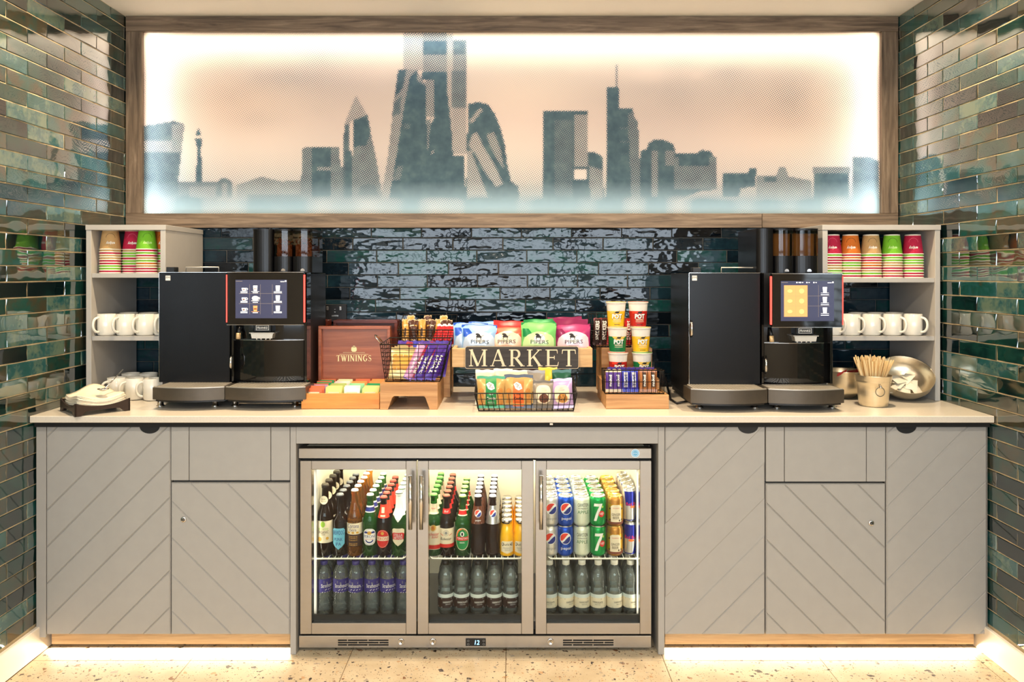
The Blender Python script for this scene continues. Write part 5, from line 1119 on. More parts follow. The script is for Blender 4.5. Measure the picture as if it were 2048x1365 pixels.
for i in range(130):
    a = rs_.random() * 2 * PI; r = math.sqrt(rs_.random()) * .049; o = bpy.data.objects.new('wooden_stirrer', sm[rs_.randrange(4)]); COL.objects.link(o)
    tx = r * math.cos(a); ty = r * math.sin(a); sp_ = .30
    o.location = (bx + tx * .28, by + ty * .28, ZT + .009 + rs_.uniform(0, .012)); o.rotation_euler = Euler((-ty / .049 * .34 + rs_.uniform(-.02, .02), tx / .049 * .40 + rs_.uniform(-.02, .02), rs_.uniform(-1.2, 1.2)), 'XYZ')
    tag(o, 'thin pale wooden stirrer standing among the others in the steel bucket', 'stirrer', 'wooden stirrers in the bucket')
def bowl(label, x, y, z, r, h, tilt, rz=0.0):
    pr = [(0, 0), (r * .45, .002), (r * .78, h * .25), (r * .95, h * .6), (r, h), (r * 1.01, h + .002), (r * .985, h), (r * .93, h * .6), (r * .74, h * .27), (r * .4, .006), (0, .005)]
    o = MB().lathe(pr, BR, 40).build('metal_bowl', loc=(x, y, z), local=True); o.rotation_euler = (tilt, 0, rz); tag(o, label, 'bowl'); return o
bowl('upright steel bowl with red sachets beside the coffee machine', PX(1687, 3.30), 3.30, ZT + .001, .088, .118, 0)
b2x, b2y = PX(1812, 3.26), 3.29
BOWL2 = bowl('large tilted steel bowl of white sachets behind the stirrer bucket', b2x, b2y, ZT + .042, .112, .085, math.radians(38), math.radians(-12))
SACW = mat('sachet_white', (236, 228, 206), .5, var=.02); SACR = mat('sachet_red', (190, 54, 56), .5, var=.03)
def pillow(w_, h_, d_, m, nx=6, nz=6, seed=0):
    rn = random.Random(seed); b = MB(); vs = []
    for sd in (-1, 1):
        for iz in range(nz + 1):
            for ix in range(nx + 1):
                u = -1 + 2 * ix / nx; v = -1 + 2 * iz / nz; bl = max(0, 1 - abs(u) ** 2.4) ** .8 * max(0, 1 - abs(v) ** 2.4) ** .8
                vs.append((u * w_ / 2, sd * (d_ / 2 * bl + .0003), h_ / 2 + v * h_ / 2))
    k = (nx + 1) * (nz + 1)
    for sd in (0, 1):
        b_ = [(iz * (nx + 1) + ix + sd * k, iz * (nx + 1) + ix + 1 + sd * k, (iz + 1) * (nx + 1) + ix + 1 + sd * k, (iz + 1) * (nx + 1) + ix + sd * k) for iz in range(nz) for ix in range(nx)]
        b.add(vs, b_, m, True)
    return b
BM_ = Euler((math.radians(38), 0, math.radians(-12))).to_matrix()
for i in range(9):
    o = pillow(.046, .062, .010, SACW, seed=i).build('sachet', loc=tuple(Vector((b2x, b2y, ZT + .042)) + BM_ @ Vector((-.042 + .034 * (i % 3), -.030 + .026 * (i // 3), .040 + .006 * (i % 3) + .006 * (i // 3)))), local=True); o.rotation_euler = (math.radians(112 + 7 * (i % 3)), math.radians(-6 + 6 * (i % 3)), math.radians(-60 + 35 * (i % 4)))
    tag(o, 'white paper sachet lying in the tilted steel bowl', 'sachet', 'white sachets in the tilted bowl')
for i in range(4):
    o = pillow(.045, .07, .010, SACR, seed=i).build('sachet', loc=(PX(1684, 3.3) + .018 * i - .02, 3.27 + .012 * i, ZT + .088), local=True); o.rotation_euler = (math.radians(55), math.radians(-25 + 22 * i), .3 * i)
    tag(o, 'red paper sachet in the upright steel bowl', 'sachet', 'red sachets in the upright bowl')

# ---------------------------------------------------------------- tea chest
MAH = wood('mahogany_x', [(122, 60, 36), (156, 84, 52), (180, 106, 70)], 'x', 4, .35, .3); HONEY = wood('honey_pine', [(188, 112, 40), (212, 138, 58), (226, 160, 80)], 'x', 4, .4, .2)
ty = 3.015; x0, x1 = PX(602.5, ty), PX(759, ty); tb = ty + .288; z0 = ZT + .001; z1 = ZT + .063; wl = .007
t = thing('tea_chest', 'open wooden tea chest with gilt-lettered lid, full of tea sachets', 'tea box', ((x0 + x1) / 2, ty, ZT))
MB().box(x0, x1, ty, ty + wl, z0, z1, HONEY, .001).box(x0, x1, tb - wl, tb, z0, z1, HONEY, .001).box(x0, x0 + wl, ty + wl, tb - wl, z0, z1, HONEY, .001).box(x1 - wl, x1, ty + wl, tb - wl, z0, z1, HONEY, .001).box(x0 + wl, x1 - wl, ty + wl, tb - wl, z0, z0 + .006, HONEY).build('tray', t)
for i in (1, 2, 3): xx = x0 + (x1 - x0) * i / 4; MB().box(xx - .0015, xx + .0015, ty + wl, tb - wl, z0 + .006, z1 - .012, HONEY).build('divider', t)
lz0, lz1 = z1 + .001, PZ(652, tb); ly = tb - .012
ld = MB().box(x0 + .004, x1 - .004, ly + .012, ly + .02, lz0, lz1, MAH).box(x0, x1, ly - .012, ly + .02, lz1 - .013, lz1, MAH, .001).box(x0, x0 + .013, ly - .012, ly + .02, lz0, lz1 - .013, MAH, .001).box(x1 - .013, x1, ly - .012, ly + .02, lz0, lz1 - .013, MAH, .001).build('lid', t)
GILT = mat('gilt_print', (244, 222, 164), .45, .15, var=.02); lx = (x0 + x1) / 2; lyf = ly + .0116; P0 = flat(0, lyf, 0); s_ = tb / F
m = MB(); serif_text(m, 'TWININGS', PX(673, tb), PX(743, tb), PZ(723, tb), PZ(711, tb), P0, GILT, .20, .10, .14)
m.line([(PX(679, tb), PZ(709, tb)), (PX(737, tb), PZ(709, tb))], .0012, P0, GILT).line([(PX(686, tb), PZ(705.5, tb)), (PX(730, tb), PZ(705.5, tb))], .0012, P0, GILT)
m.oval(PX(708, tb), PZ(699, tb), .012, .011, P0, GILT, p=3).spans([(PZ(695, tb), PX(703, tb), PX(713, tb)), (PZ(692, tb), PX(707.4, tb), PX(708.6, tb))], P0, GILT, 2); m.build('gilt_lettering', ld)
SCOL = {'green': (20, 150, 84), 'cream': (240, 224, 176), 'pale_pink': (240, 208, 196), 'lime': (178, 192, 104), 'yellow': (226, 206, 124), 'russet': (196, 96, 56), 'white': (242, 236, 220), 'orange': (232, 140, 66), 'violet': (190, 150, 190), 'mint': (140, 206, 150)}
SP = {}
def sachet(c):
    if c not in SP:
        root = thing('tea_sachet', None, 'tea sachet'); pillow(.063, .066, .008, mat('tea_' + c, SCOL[c], .5, var=.02)).build('envelope', root, local=True)
        m = MB(); pl = lambda u, v: (u, -.0046 + .9 * ((v - .035) ** 2), v); m.rect(-.022, .022, .016, .05, pl, P_CR, 2); p2 = lambda u, v: (u, -.0049 + .9 * ((v - .035) ** 2), v); m.rect(-.018, .018, .036, .044, p2, P_DB if c in ('yellow', 'lime') else mat('tea_dk_' + c, tuple(int(v * .75) for v in SCOL[c]), .5), 2).line([(-.012, .025), (.012, .025)], .002, p2, P_GO)
        m.build('printed_panel', root, local=True); SP[c] = Proto(root)
    return SP[c]
rows = [('russet', 'yellow', 'white', 'yellow'), ('violet', 'lime', 'mint', 'green'), ('green', 'pale_pink', 'orange', 'orange'), ('green', 'cream', 'russet', 'orange')]
cw = (x1 - x0 - 2 * wl) / 4; nm = ('first', 'second', 'third', 'fourth')
for r in range(4):
    for i in range(4):
        for k in range(3):
            c = rows[r][i] if k < 2 else ('russet' if i == 0 else rows[r][i])
            sachet(c).put((x0 + wl + cw * (i + .5) + random.uniform(-.003, .003), ty + .022 + .064 * r + .015 * k, z0 + .0135 + .003 * k), '%s tea sachet, %s row of the %s compartment, %s' % (c.replace('_', ' '), nm[r], nm[i], ('at the front', 'in the middle', 'at the back')[k]), 'tea sachets standing in the open chest', (math.radians(-16 + random.uniform(-4, 4)), 0, math.radians(random.uniform(-4, 4))))
CH2 = wood('dark_mahogany', [(70, 26, 18), (98, 40, 26), (120, 56, 36)], 'x', 4, .35, .3)
for a, b, lb in ((PX(667, 3.52), PX(795, 3.52), 'closed dark wooden tea chest stood on end against the back wall behind the open chest'), (-1.15, PX(655, 3.52), 'closed dark wooden tea chest stood on end behind the coffee machine')):
    t = thing('tea_chest', lb, 'tea box', ((a + b) / 2, 3.52, ZT)); zt_ = PZ(641, 3.52)
    MB().box(a, b, 3.53, 3.60, ZT + .001, zt_, CH2, .002).build('case', t); MB().box(a, b, 3.515, 3.53, zt_ - .014, zt_, CH2, .001).box(a, b, 3.515, 3.53, ZT + .001, ZT + .015, CH2, .001).box(a, a + .014, 3.515, 3.53, ZT + .015, zt_ - .014, CH2, .001).box(b - .014, b, 3.515, 3.53, ZT + .015, zt_ - .014, CH2, .001).build('lid_frame', t)
o = MB().box(-.03, .03, -.02, .02, 0, .135, mat('tea_green_box', (30, 140, 60), .5)).build('tea_packet', loc=(PX(626, 3.36), 3.36, ZT + .0005), local=True); tag(o, 'small green tea packet between the coffee machine and the open tea chest', 'packet')

# ---------------------------------------------------------------- risers, wire baskets, snacks
ASH = wood('pale_ash_x', [(176, 134, 84), (206, 166, 112), (222, 188, 138)], 'x', 5, .5); BEECH = wood('beech_x', [(150, 104, 60), (182, 134, 84), (204, 160, 108)], 'x', 5, .5)
WIRE = mat('black_wire', (26, 22, 20), .4, .5, var=.03)
def riser(label, a, b, y0, y1, h, m, arch=False, z=ZT):
    if arch:
        w_ = b - a; pts = [(a, z + .0005), (a + w_ * .135, z + .0005), (a + w_ * .21, z + h * .46), (a + w_ * .24, z + h * .52), (b - w_ * .24, z + h * .52), (b - w_ * .21, z + h * .46), (b - w_ * .135, z + .0005), (b, z + .0005), (b - w_ * .0, z + h), (a, z + h)]
        q = MB(); n = len(pts)
        q.prism([pts[0], pts[1], pts[2], pts[3], (pts[3][0], z + h), (a, z + h)], y0, y1, m).prism([pts[3], pts[4], (pts[4][0], z + h), (pts[3][0], z + h)], y0, y1, m).prism([pts[4], pts[5], pts[6], pts[7], (b, z + h), (pts[4][0], z + h)], y0, y1, m)
    else: q = MB().box(a, b, y0, y1, z + .0005, z + h, m, .0015)
    o = q.build('wooden_riser', loc=((a + b) / 2, y0, z)); return tag(o, label, 'riser')
riser('wooden riser with arched cut-out under the basket of waffles and chocolate', -.525, -.2964, 3.004, 3.28, .104, BEECH, True)
riser('tall wooden riser under the back basket of toffee-coloured bars', -.46, -.27, 3.30, 3.47, .208, BEECH)
riser('low wooden block under the front basket of cereal bars', PX(1212, 3.015), PX(1338, 3.015), 3.015, 3.185, .057, BEECH)
riser('wooden block under the stacked noodle pots', .375, .625, 3.195, 3.315, .0955, BEECH)
riser('tall wooden block behind the noodle pots under the basket of brown bars', .396, .62, 3.34, 3.55, .212, BEECH)
riser('dark wooden block hidden behind the cookie basket, carrying the crisp crate', PX(962, 3.18), PX(1138, 3.18), 3.18, 3.34, .151, CH2)
def basket(label, bt, tp, zb, zf, zk, nx, ny, nz, loop=False, r=.0013):
    (a, b, c, d), (A, B, C_, D_) = bt, tp
    t = thing('wire_basket', label, 'basket', ((a + b) / 2, c, zb))
    tv = [(A, C_, zf), (B, C_, zf), (B, D_, zk), (A, D_, zk)]; bv = [(a, c, zb), (b, c, zb), (b, d, zb), (a, d, zb)]
    L = lambda p, q, s: tuple(p[i] + (q[i] - p[i]) * s for i in range(3))
    MB().tube(tv, r * 2, WIRE, 6, True).build('rim', t); MB().tube(bv, r * 1.7, WIRE, 6, True).build('base_ring', t)
    m = MB()
    for i in range(4):
        j = (i + 1) % 4; n = nx if i % 2 == 0 else ny
        for k in range(n + 1): m.tube([L(bv[i], bv[j], k / n), L(tv[i], tv[j], k / n)], r, WIRE, 4)
    for l in range(1, nz): m.tube([L(p, q, l / nz) for p, q in zip(bv, tv)], r, WIRE, 4, True)
    for k in range(1, nx): m.tube([L(bv[0], bv[1], k / nx), L(bv[3], bv[2], k / nx)], r, WIRE, 4)
    tag(m.build('wire_grid', t), kind='stuff')
    if loop:
        MB().tube([(A + .003, C_ + .05, zf - .002), (A - .006, C_ + .035, zf + .006), (A - .022, C_ + .02, zf + .028), (A - .026, C_ + .035, zf + .034), (A - .020, C_ + .055, zf + .030), (A - .004, C_ + .075, zf + .004)], .003, CHROME, 8).build('loop_handle', t)
    return t
basket('black wire basket of waffle packs and purple chocolate bars on the arched riser', (PX(772, 3.06), PX(880, 3.06), 3.045, 3.22), (PX(761, 3.03), PX(896, 3.03), 3.02, 3.26), ZT + .107, PZ(689, 3.03), PZ(676, 3.26), 7, 5, 9, True)
basket('black wire basket of brown and gold bars at the back, above the waffle basket', (PX(806, 3.32), PX(902, 3.32), 3.31, 3.45), (PX(796, 3.3), PX(909, 3.3), 3.285, 3.47), ZT + .211, PZ(660, 3.3), PZ(630, 3.47), 10, 5, 7)
basket('black wire basket of cookie bags below the painted sign', (PX(957, 2.97), PX(1147, 2.97), 2.965, 3.10), (PX(949, 2.955), PX(1154, 2.955), 2.95, 3.13), ZT + .003, PZ(787, 2.955), PZ(752, 3.13), 18, 8, 3)
basket('black wire basket of cereal and chocolate bars in front of the noodle pots', (PX(1210, 3.03), PX(1328, 3.03), 3.03, 3.12), (PX(1209, 3.03), PX(1329, 3.03), 3.03, 3.13), ZT + .060, PZ(741, 3.03), PZ(737, 3.13), 14, 4, 2)
basket('black wire basket of brown wrapped bars behind the noodle pots', (PX(1186, 3.36), PX(1262, 3.36), 3.36, 3.47), (PX(1182, 3.35), PX(1266, 3.35), 3.35, 3.50), ZT + .215, PZ(662, 3.35), PZ(628, 3.50), 12, 6, 7)
# printed film bags and bars
def bag(name, label, cat, w_, h_, d_, base, loc, art=None, rot=(0, 0, 0), group=None, seal=.012, sealm=None, seed=0, nx=10, nz=12, top_bend=0.0):
    rn = random.Random(seed * 7 + 1); ph = [rn.uniform(0, 6) for _ in range(4)]
    def sh(u, v):                                   # u -1..1, v 0..1: half thickness and outline
        vv = min(max((v * h_ - seal) / (h_ - 2 * seal), 0), 1); bl = max(0, 1 - abs(u) ** 2.6) ** .7 * max(0, math.sin(PI * vv)) ** .55
        wr = .05 * math.sin(7 * u + 9 * v + ph[0]) + .04 * math.sin(13 * v - 5 * u + ph[1]); pinch = 1 - .05 * math.sin(PI * vv)
        return d_ / 2 * bl * (1 + wr) + .0006, pinch
    bend = lambda v: top_bend * max(0, v - .8) ** 1.3
    def pl(eps):
        def f(u, v):
            uu = u / (w_ / 2); vv = v / h_; t_, p_ = sh(uu, vv); return (u * p_, -t_ - eps + bend(vv), v + .0016 * (vv > .9) * math.sin(6 * uu + ph[2]))
        return f
    root = thing(name, label, cat, loc, group, rot); b = MB(); vs = []
    for sd in (-1, 1):
        for iz in range(nz + 1):
            for ix in range(nx + 1):
                u = -1 + 2 * ix / nx; v = iz / nz; t_, p_ = sh(u, v); vs.append((u * w_ / 2 * p_, sd * t_ + bend(v), v * h_ + .0016 * (v > .9) * math.sin(6 * u + ph[2])))
    k = (nx + 1) * (nz + 1); o0 = 0
    for sd in (0, 1): b.add(vs if sd == 0 else [], [(iz * (nx + 1) + ix + sd * k - (k * 2 if sd else 0), iz * (nx + 1) + ix + 1 + sd * k - (k * 2 if sd else 0), (iz + 1) * (nx + 1) + ix + 1 + sd * k - (k * 2 if sd else 0), (iz + 1) * (nx + 1) + ix + sd * k - (k * 2 if sd else 0)) for iz in range(nz) for ix in range(nx)], base, True)
    b.build('film', root, local=True)
    if sealm:
        m = MB(); p_ = pl(.0005); m.rect(-w_ / 2, w_ / 2, h_ - seal, h_ - .0004, p_, sealm, 10).rect(-w_ / 2, w_ / 2, .0004, seal, p_, sealm, 10); tag(m.build('crimped_seal', root, local=True), kind='stuff')
    if art:
        m = MB(); art(m, pl); m.build('print', root, local=True)
    return root
def film(n, c, r=.28): return mat(n, c, r, .15, var=.05, scale=25, coat=.2)
def crisp(pale, dark, white):
    def f(m, pl):
        p1, p2, p3 = pl(.0012), pl(.0020), pl(.0028)
        m.spans([(.002, -.070, .070), (.080, -.070, .070), (.100, -.064, .068), (.114, -.046, .056), (.124, -.022, .032), (.128, -.008, .014)], p1, pale, 12)
        m.oval(.004, .098, .024, .020, p2, white); m.text('PIPERS', .080, p3, P_K, .004, .084, .0165).text('MADE BY FARMERS', .046, p3, P_GY, .004, .068, .0035)
        m.spans([(.102, -.012, .012), (.107, -.014, .010), (.112, -.010, .004), (.117, -.006, .002)], p3, P_K, 3).oval(-.008, .116, .008, .004, p3, P_K).line([(-.010, .102), (-.012, .095)], .003, p3, P_K).line([(.006, .102), (.008, .095)], .003, p3, P_K).line([(.010, .108), (.020, .112)], .0015, p3, P_K)
        m.spans([(.105, -.070, -.055), (.120, -.070, -.030), (.140, -.070, -.045)], p1, dark, 4)
    return f
FB, FBD, FBP = film('blue_film', (150, 190, 232)), film('blue_film_deep', (30, 84, 190)), film('blue_film_pale', (196, 214, 234)); FR, FRD, FRP = film('coral_film', (232, 96, 72)), film('red_film', (196, 40, 44)), film('coral_film_pale', (240, 200, 176)); FG, FGD, FGP = film('green_film', (120, 200, 110)), film('green_film_deep', (16, 128, 66)), film('green_film_pale', (196, 226, 160)); FM_, FMD, FMP = film('plum_film', (170, 50, 106)), film('plum_film_deep', (126, 20, 76)), film('plum_film_pale', (236, 206, 216))
GCR = 'crisp bags in the wooden crate'; CRZ = ZT + .158; yc = 3.22
ARTS = {'blue': (FB, FBD, FBP), 'coral red': (FR, FRD, FRP), 'green': (FG, FGD, FGP), 'plum': (FM_, FMD, FMP)}
for i, (cn, px, y, rz, h_, lb) in enumerate((('blue', 957, yc, .05, .158, 'pale blue crisp bag at the front of the crate'), ('coral red', 1013, yc + .012, -.04, .150, 'coral red crisp bag at the front of the crate'), ('green', 1076, yc - .004, .02, .168, 'green crisp bag at the front of the crate'), ('plum', 1147, yc + .004, -.06, .160, 'plum and pale pink crisp bag at the front of the crate'),
        ('blue', 940, yc + .055, .1, .162, 'pale blue crisp bag behind the front blue bag'), ('blue', 972, yc + .10, -.1, .165, 'pale blue crisp bag at the very back of the crate'), ('coral red', 1020, yc + .06, .02, .170, 'red crisp bag behind the front coral bag'), ('green', 1084, yc + .06, -.03, .178, 'green crisp bag behind the front green bag'), ('plum', 1140, yc + .06, .04, .180, 'plum crisp bag directly behind the front plum bag'), ('plum', 1132, yc + .11, .0, .184, 'plum crisp bag at the very back of the crate'))):
    b_, d_, p_ = ARTS[cn]; bag('crisp_bag', lb, 'crisps', .152, h_, .042, b_ if i < 6 else d_, (PX(px, y), y, CRZ + .008), crisp(p_, d_, P_W if cn != 'coral red' else P_CR), (math.radians(-5), math.radians((-1) ** i * 1.5), rz), GCR, sealm=d_, seed=i, top_bend=.05)
cx0, cx1, cy0, cy1, cz0, cz1 = PX(904, 3.14), PX(1185, 3.14), 3.14, 3.37, ZT + .152, PZ(697, 3.14)
t = thing('wooden_crate', 'pale wooden crate of crisp bags carrying the painted sign', 'crate', ((cx0 + cx1) / 2, cy0, cz0)); w_ = .016
MB().box(cx0, cx1, cy0, cy0 + w_, cz0, cz1, ASH, .0015).build('front_board', t); MB().box(cx0, cx1, cy1 - w_, cy1, cz0, cz1, ASH, .0015).build('back_board', t)
MB().box(cx0, cx0 + w_, cy0 + w_, cy1 - w_, cz0, cz1, ASH, .0015).build('end_board', t); MB().box(cx1 - w_, cx1, cy0 + w_, cy1 - w_, cz0, cz1, ASH, .0015).build('end_board', t); MB().box(cx0 + w_, cx1 - w_, cy0 + w_, cy1 - w_, cz0, cz0 + .006, ASH).build('base_board', t)
SIGN = wood('slate_painted_wood', [(40, 36, 34), (56, 51, 48), (70, 64, 60)], 'x', 6, .7); LET = mat('cream_lettering', (232, 212, 178), .6, var=.05, scale=200)
sy = 3.125; a, b, c, d = PX(930.5, sy), PX(1157, sy), PZ(738, sy), PZ(693.5, sy); rr = .008; pts = []
for (qx, qz, st) in ((b - rr, d - rr, 0), (a + rr, d - rr, 90), (a + rr, c + rr, 180), (b - rr, c + rr, 270)): pts += [(qx + rr * math.cos(math.radians(st + 22.5 * i)), qz + rr * math.sin(math.radians(st + 22.5 * i))) for i in range(5)]
t = thing('painted_sign', 'dark painted wooden sign with cream serif lettering on the crate', 'sign', ((a + b) / 2, sy, c)); MB().prism(pts, sy, sy + .0142, SIGN).build('board', t)
m = MB(); serif_text(m, 'MARKET', PX(937, sy), PX(1152, sy), PZ(733, sy), PZ(699.5, sy), flat(0, sy - .0008, 0), LET, .15, .06, .20)
for i in range(len(pts)): p, q = pts[i], pts[(i + 1) % len(pts)]; m.add([(p[0], sy - .0005, p[1]), (q[0], sy - .0005, q[1]), (q[0] * .997 + .003 * (a + b) / 2, sy - .0005, q[1] - .0012 * (1 if q[1] > (c + d) / 2 else -1)), (p[0] * .997 + .003 * (a + b) / 2, sy - .0005, p[1] - .0012 * (1 if p[1] > (c + d) / 2 else -1))], [(0, 1, 2, 3)], LET)
tag(m.build('lettering', t), kind='stuff')
# cookie basket
CK = mat('cookie_crumb', (196, 132, 62), .7, var=.25, scale=90); FCL = film('clear_cookie_film', (198, 160, 96)); FK = film('black_film', (34, 30, 34)); FGR = film('grey_film', (150, 140, 126)); FLI = film('lilac_film', (190, 160, 206)); FCRM = film('cream_film', (238, 222, 190)); FYE = film('yellow_film', (236, 190, 50)); FDG = film('bottle_green_film', (22, 84, 60))
CDK = mat('dark_cookie', (110, 66, 46), .7, var=.2, scale=120)
def cookie(band, ink):
    def f(m, pl):
        p1, p2, p3 = pl(.0012), pl(.0020), pl(.0028)
        for u in (-.04, .04):
            for v in (.025, .048, .068): m.oval(u, v, .010, .012, p1, CK)
        m.rect(-.022, .022, .008, .118, p1, band, 6); m.spans([(.072, .000, .002), (.078, -.012, .016), (.096, -.020, .010), (.104, -.008, -.006)], p2, P_W, 4)
        for u, v in ((-.008, .096), (.000, .093), (-.004, .086), (.006, .082)): m.ring(u, v, .0036, .0036, .0014, p3, P_K, 10)
        m.text('Cookie', .038, p2, ink, 0, .040, .012, bold=.03).text('MINI', .016, p2, ink, 0, .056, .006).rect(-.014, .014, .024, .0255, p2, ink, 2).rect(-.014, .014, .018, .0192, p2, ink, 2)
    return f
def biscuit(disc, bandc):
    def f(m, pl): p1, p2, p3 = pl(.0012), pl(.0020), pl(.0028); m.oval(0, .056, .031, .036, p1, P_CR, p=3); m.oval(.002, .040, .020, .018, p2, disc).text('COOKIES', .026, p2, bandc, 0, .072, .005).text('CHOC', .018, p2, bandc, 0, .080, .004); [m.oval(.002 + .009 * math.cos(k * 1.3), .040 + .009 * math.sin(k * 1.3), .002, .002, p3, P_DB) for k in range(5)]
    return f
def swirl(c):
    def f(m, pl): p1 = pl(.0014); m.ring(0, .100, .026, .014, .005, p1, c, 18, .3, PI - .3).ring(0, .092, .018, .009, .003, p1, c, 14, .3, PI - .3); m.oval(0, .05, .026, .028, p1, c)
    return f
GCK = 'biscuit and cookie bags in the basket under the sign'; bz = ZT + .006
bag('cookie_bag', 'clear cookie bag with green band at the front of the basket', 'cookies', .112, .128, .040, FCL, (PX(982, 3.0), 3.0, bz), cookie(P_G, P_W), (math.radians(-7), 0, .03), GCK, sealm=FGD, seed=21)
bag('cookie_bag', 'clear cookie bag with orange band and black top seal', 'cookies', .116, .134, .042, FCL, (PX(1037, 3.0), 3.0, bz), cookie(P_OR, P_DB), (math.radians(-7), 0, -.04), GCK, sealm=FK, seed=22, seal=.02)
bag('cookie_bag', 'grey cookie bag with a dark biscuit on a cream panel', 'cookies', .082, .110, .036, FGR, (PX(1086.5, 3.0), 3.0, bz), biscuit(CDK, P_GY), (math.radians(-7), 0, .02), GCK, sealm=mat('grey_seal', (104, 94, 80), .4), seed=23)
bag('cookie_bag', 'lilac cookie bag with a chocolate chip biscuit on a cream panel', 'cookies', .086, .118, .036, FLI, (PX(1126, 3.0), 3.0, bz), biscuit(CK, P_PU), (math.radians(-9), math.radians(-4), -.1), GCK, sealm=film('lilac_seal', (206, 184, 220)), seed=24)
for i, (px, fm, c, lb, hh) in enumerate(((970, FCRM, SACR, 'cream bag with red swirl at the back of the cookie basket, first of three', .142), (1006, FCRM, SACR, 'cream bag with red swirl at the back of the cookie basket, second of three', .146), (1038, FCRM, SACR, 'cream bag with red swirl at the back of the cookie basket, third of three', .140), (1071, FGR, P_W, 'grey and white bag in the back row of the cookie basket', .140), (1096, FYE, P_CR, 'yellow bag in the back row of the cookie basket', .150), (1123, FDG, P_CR, 'dark green bag in the back row of the cookie basket', .142))):
    bag('biscuit_bag', lb, 'biscuits', .078, hh, .028, fm, (PX(px, 3.09), 3.088 + .012 * (i == 4), bz), swirl(c) if i < 3 else biscuit(CK if i > 3 else CDK, P_GY), (math.radians(-3), 0, .03 * (-1) ** i), GCK, sealm=fm, seed=30 + i)
# wafer and chocolate bars
def vtext(txt, c, wd, size, band=None):
    def f(m, pl):
        p1, p2 = pl(.0010), pl(.0018)
        if band: m.rect(-wd, wd, .02, size + .034, p1, band, 6)
        m.text(txt, size, lambda u, v: p2(-v, u + size / 2 + .024), c, 0, 0, wd * 1.5, bold=.03)
    return f
FPU = film('purple_film', (70, 36, 140)); FPB = film('purple_blue_film', (50, 50, 170)); FCR = film('crimson_film', (150, 24, 50)); FWF = film('waffle_film', (236, 206, 140)); FBR = film('brown_film', (78, 42, 26)); FGD2 = film('gold_film', (206, 150, 70)); FSN = film('dark_choc_film', (64, 34, 28)); FRE = film('scarlet_film', (204, 36, 40)); FNK = film('tan_choc_film', (176, 112, 62)); FNP = film('violet_film', (96, 60, 150)); FLB = film('blue_choc_film', (44, 44, 160)); FSV = film('silver_choc_film', (196, 196, 204))
def waffle(m, pl):
    p1, p2 = pl(.0010), pl(.0018); m.rect(-.044, .044, .035, .10, p1, mat('waffle_tan', (214, 150, 66), .5, var=.15, scale=60), 6)
    for k in range(5): m.line([(-.044 + .022 * k, .035), (-.044 + .022 * k, .10)], .002, p2, P_CR)
    for k in range(4): m.line([(-.044, .045 + .018 * k), (.044, .045 + .018 * k)], .002, p2, P_CR)
    m.rect(-.016, .022, .060, .082, pl(.0015), P_GO, 3)
z1 = ZT + .112; GW = 'waffle packs in the front wire basket'; GP = 'purple chocolate bars in the front wire basket'
for i in range(3): bag('waffle_pack', ('pale yellow waffle pack at the front of the wire basket', 'pale yellow waffle pack just behind the front one', 'pale yellow waffle pack at the back of the wire basket')[i], 'waffles', .104, .128, .016, FWF, (PX(802, 3.07) + .008 * i, 3.075 + .03 * i, z1 + .002 * i), waffle, (math.radians(-16), math.radians(4), .04), GW, sealm=film('waffle_seal', (170, 150, 100)), seed=50 + i)
for i, (px, fm, tx) in enumerate(((836, film('pink_film', (206, 150, 190)), 'Curly'), (846, FCR, 'Flake'), (852, FPB, 'Dairy Milk'), (858, FPU, 'Dairy Milk'), (865, FCR, 'Wispa'), (871, FPB, 'Crunchie'), (877, FPU, 'Twirl'), (884, FPU, 'Twirl'))):
    bag('chocolate_bar', 'slim %s chocolate bar leaning in the wire basket, %s from the waffle packs' % (('pink', 'crimson', 'bright purple', 'deep purple', 'crimson', 'bright purple', 'deep purple', 'deep purple')[i], ORD[i]), 'chocolate', .034, .158, .015, fm, (PX(px, 3.08) - .044, 3.07 + .006 * (i % 3), z1), vtext(tx, P_W, .009, .08), (math.radians(-10), math.radians(23 + (i % 3)), .05), GP, seed=60 + i, nx=6, nz=10, sealm=FPU)
for i in range(7): bag('chocolate_bar', 'purple chocolate bar in the second row of the front wire basket, %s along' % ORD[i], 'chocolate', .036, .15, .016, (FPU, FCR, FPB)[i % 3], (PX(792 + 15 * i, 3.16), 3.155, z1), None, (math.radians(-8), math.radians(10), 0), GP, seed=80 + i, nx=6, nz=8, sealm=FPU)
z2 = ZT + .216; GB3 = 'brown and gold bars in the back wire basket'
for r in range(2):
    for i in range(9): bag('chocolate_bar', '%s wrapped bar in the back basket, %s row, %s along' % (('brown', 'gold')[(i + r) % 3 == 0], ('front', 'rear')[r], ORD[i]), 'chocolate', .032, .138 if r else .125, .016, FGD2 if (i + r) % 3 == 0 else FBR, (PX(810 + 11 * i, 3.33 + .06 * r), 3.335 + .06 * r, z2), vtext('TOFFEE' if 0 else 'MARS', P_GO if (i + r) % 3 else P_W, .009, .06) if 0 else (lambda m, pl, i=i: (m.rect(-.009, .009, .03, .10, pl(.0006), P_GO if i % 2 else P_CR, 2), m.rect(-.004, .004, .05, .085, pl(.0011), P_DB, 2))), (math.radians(-9), math.radians(13 * math.sin(i * 2.1 + r)), .1 * math.sin(i)), GB3, seed=100 + 10 * r + i, nx=6, nz=8, sealm=mat('foil_mix', (196, 160, 116), .25, .8, var=.3, scale=120))
for i in range(4): bag('chocolate_bar', 'scarlet wrapped bar lying across the back basket front, %s from the crisp crate' % ORD[3 - i], 'chocolate', .034, .10, .014, FRE, (PX(868 + 10 * i, 3.31), 3.312, z2 + .008), None, (math.radians(-12), math.radians(20), 0), 'scarlet bars in the back wire basket', seed=130 + i, nx=6, nz=8, sealm=P_W)
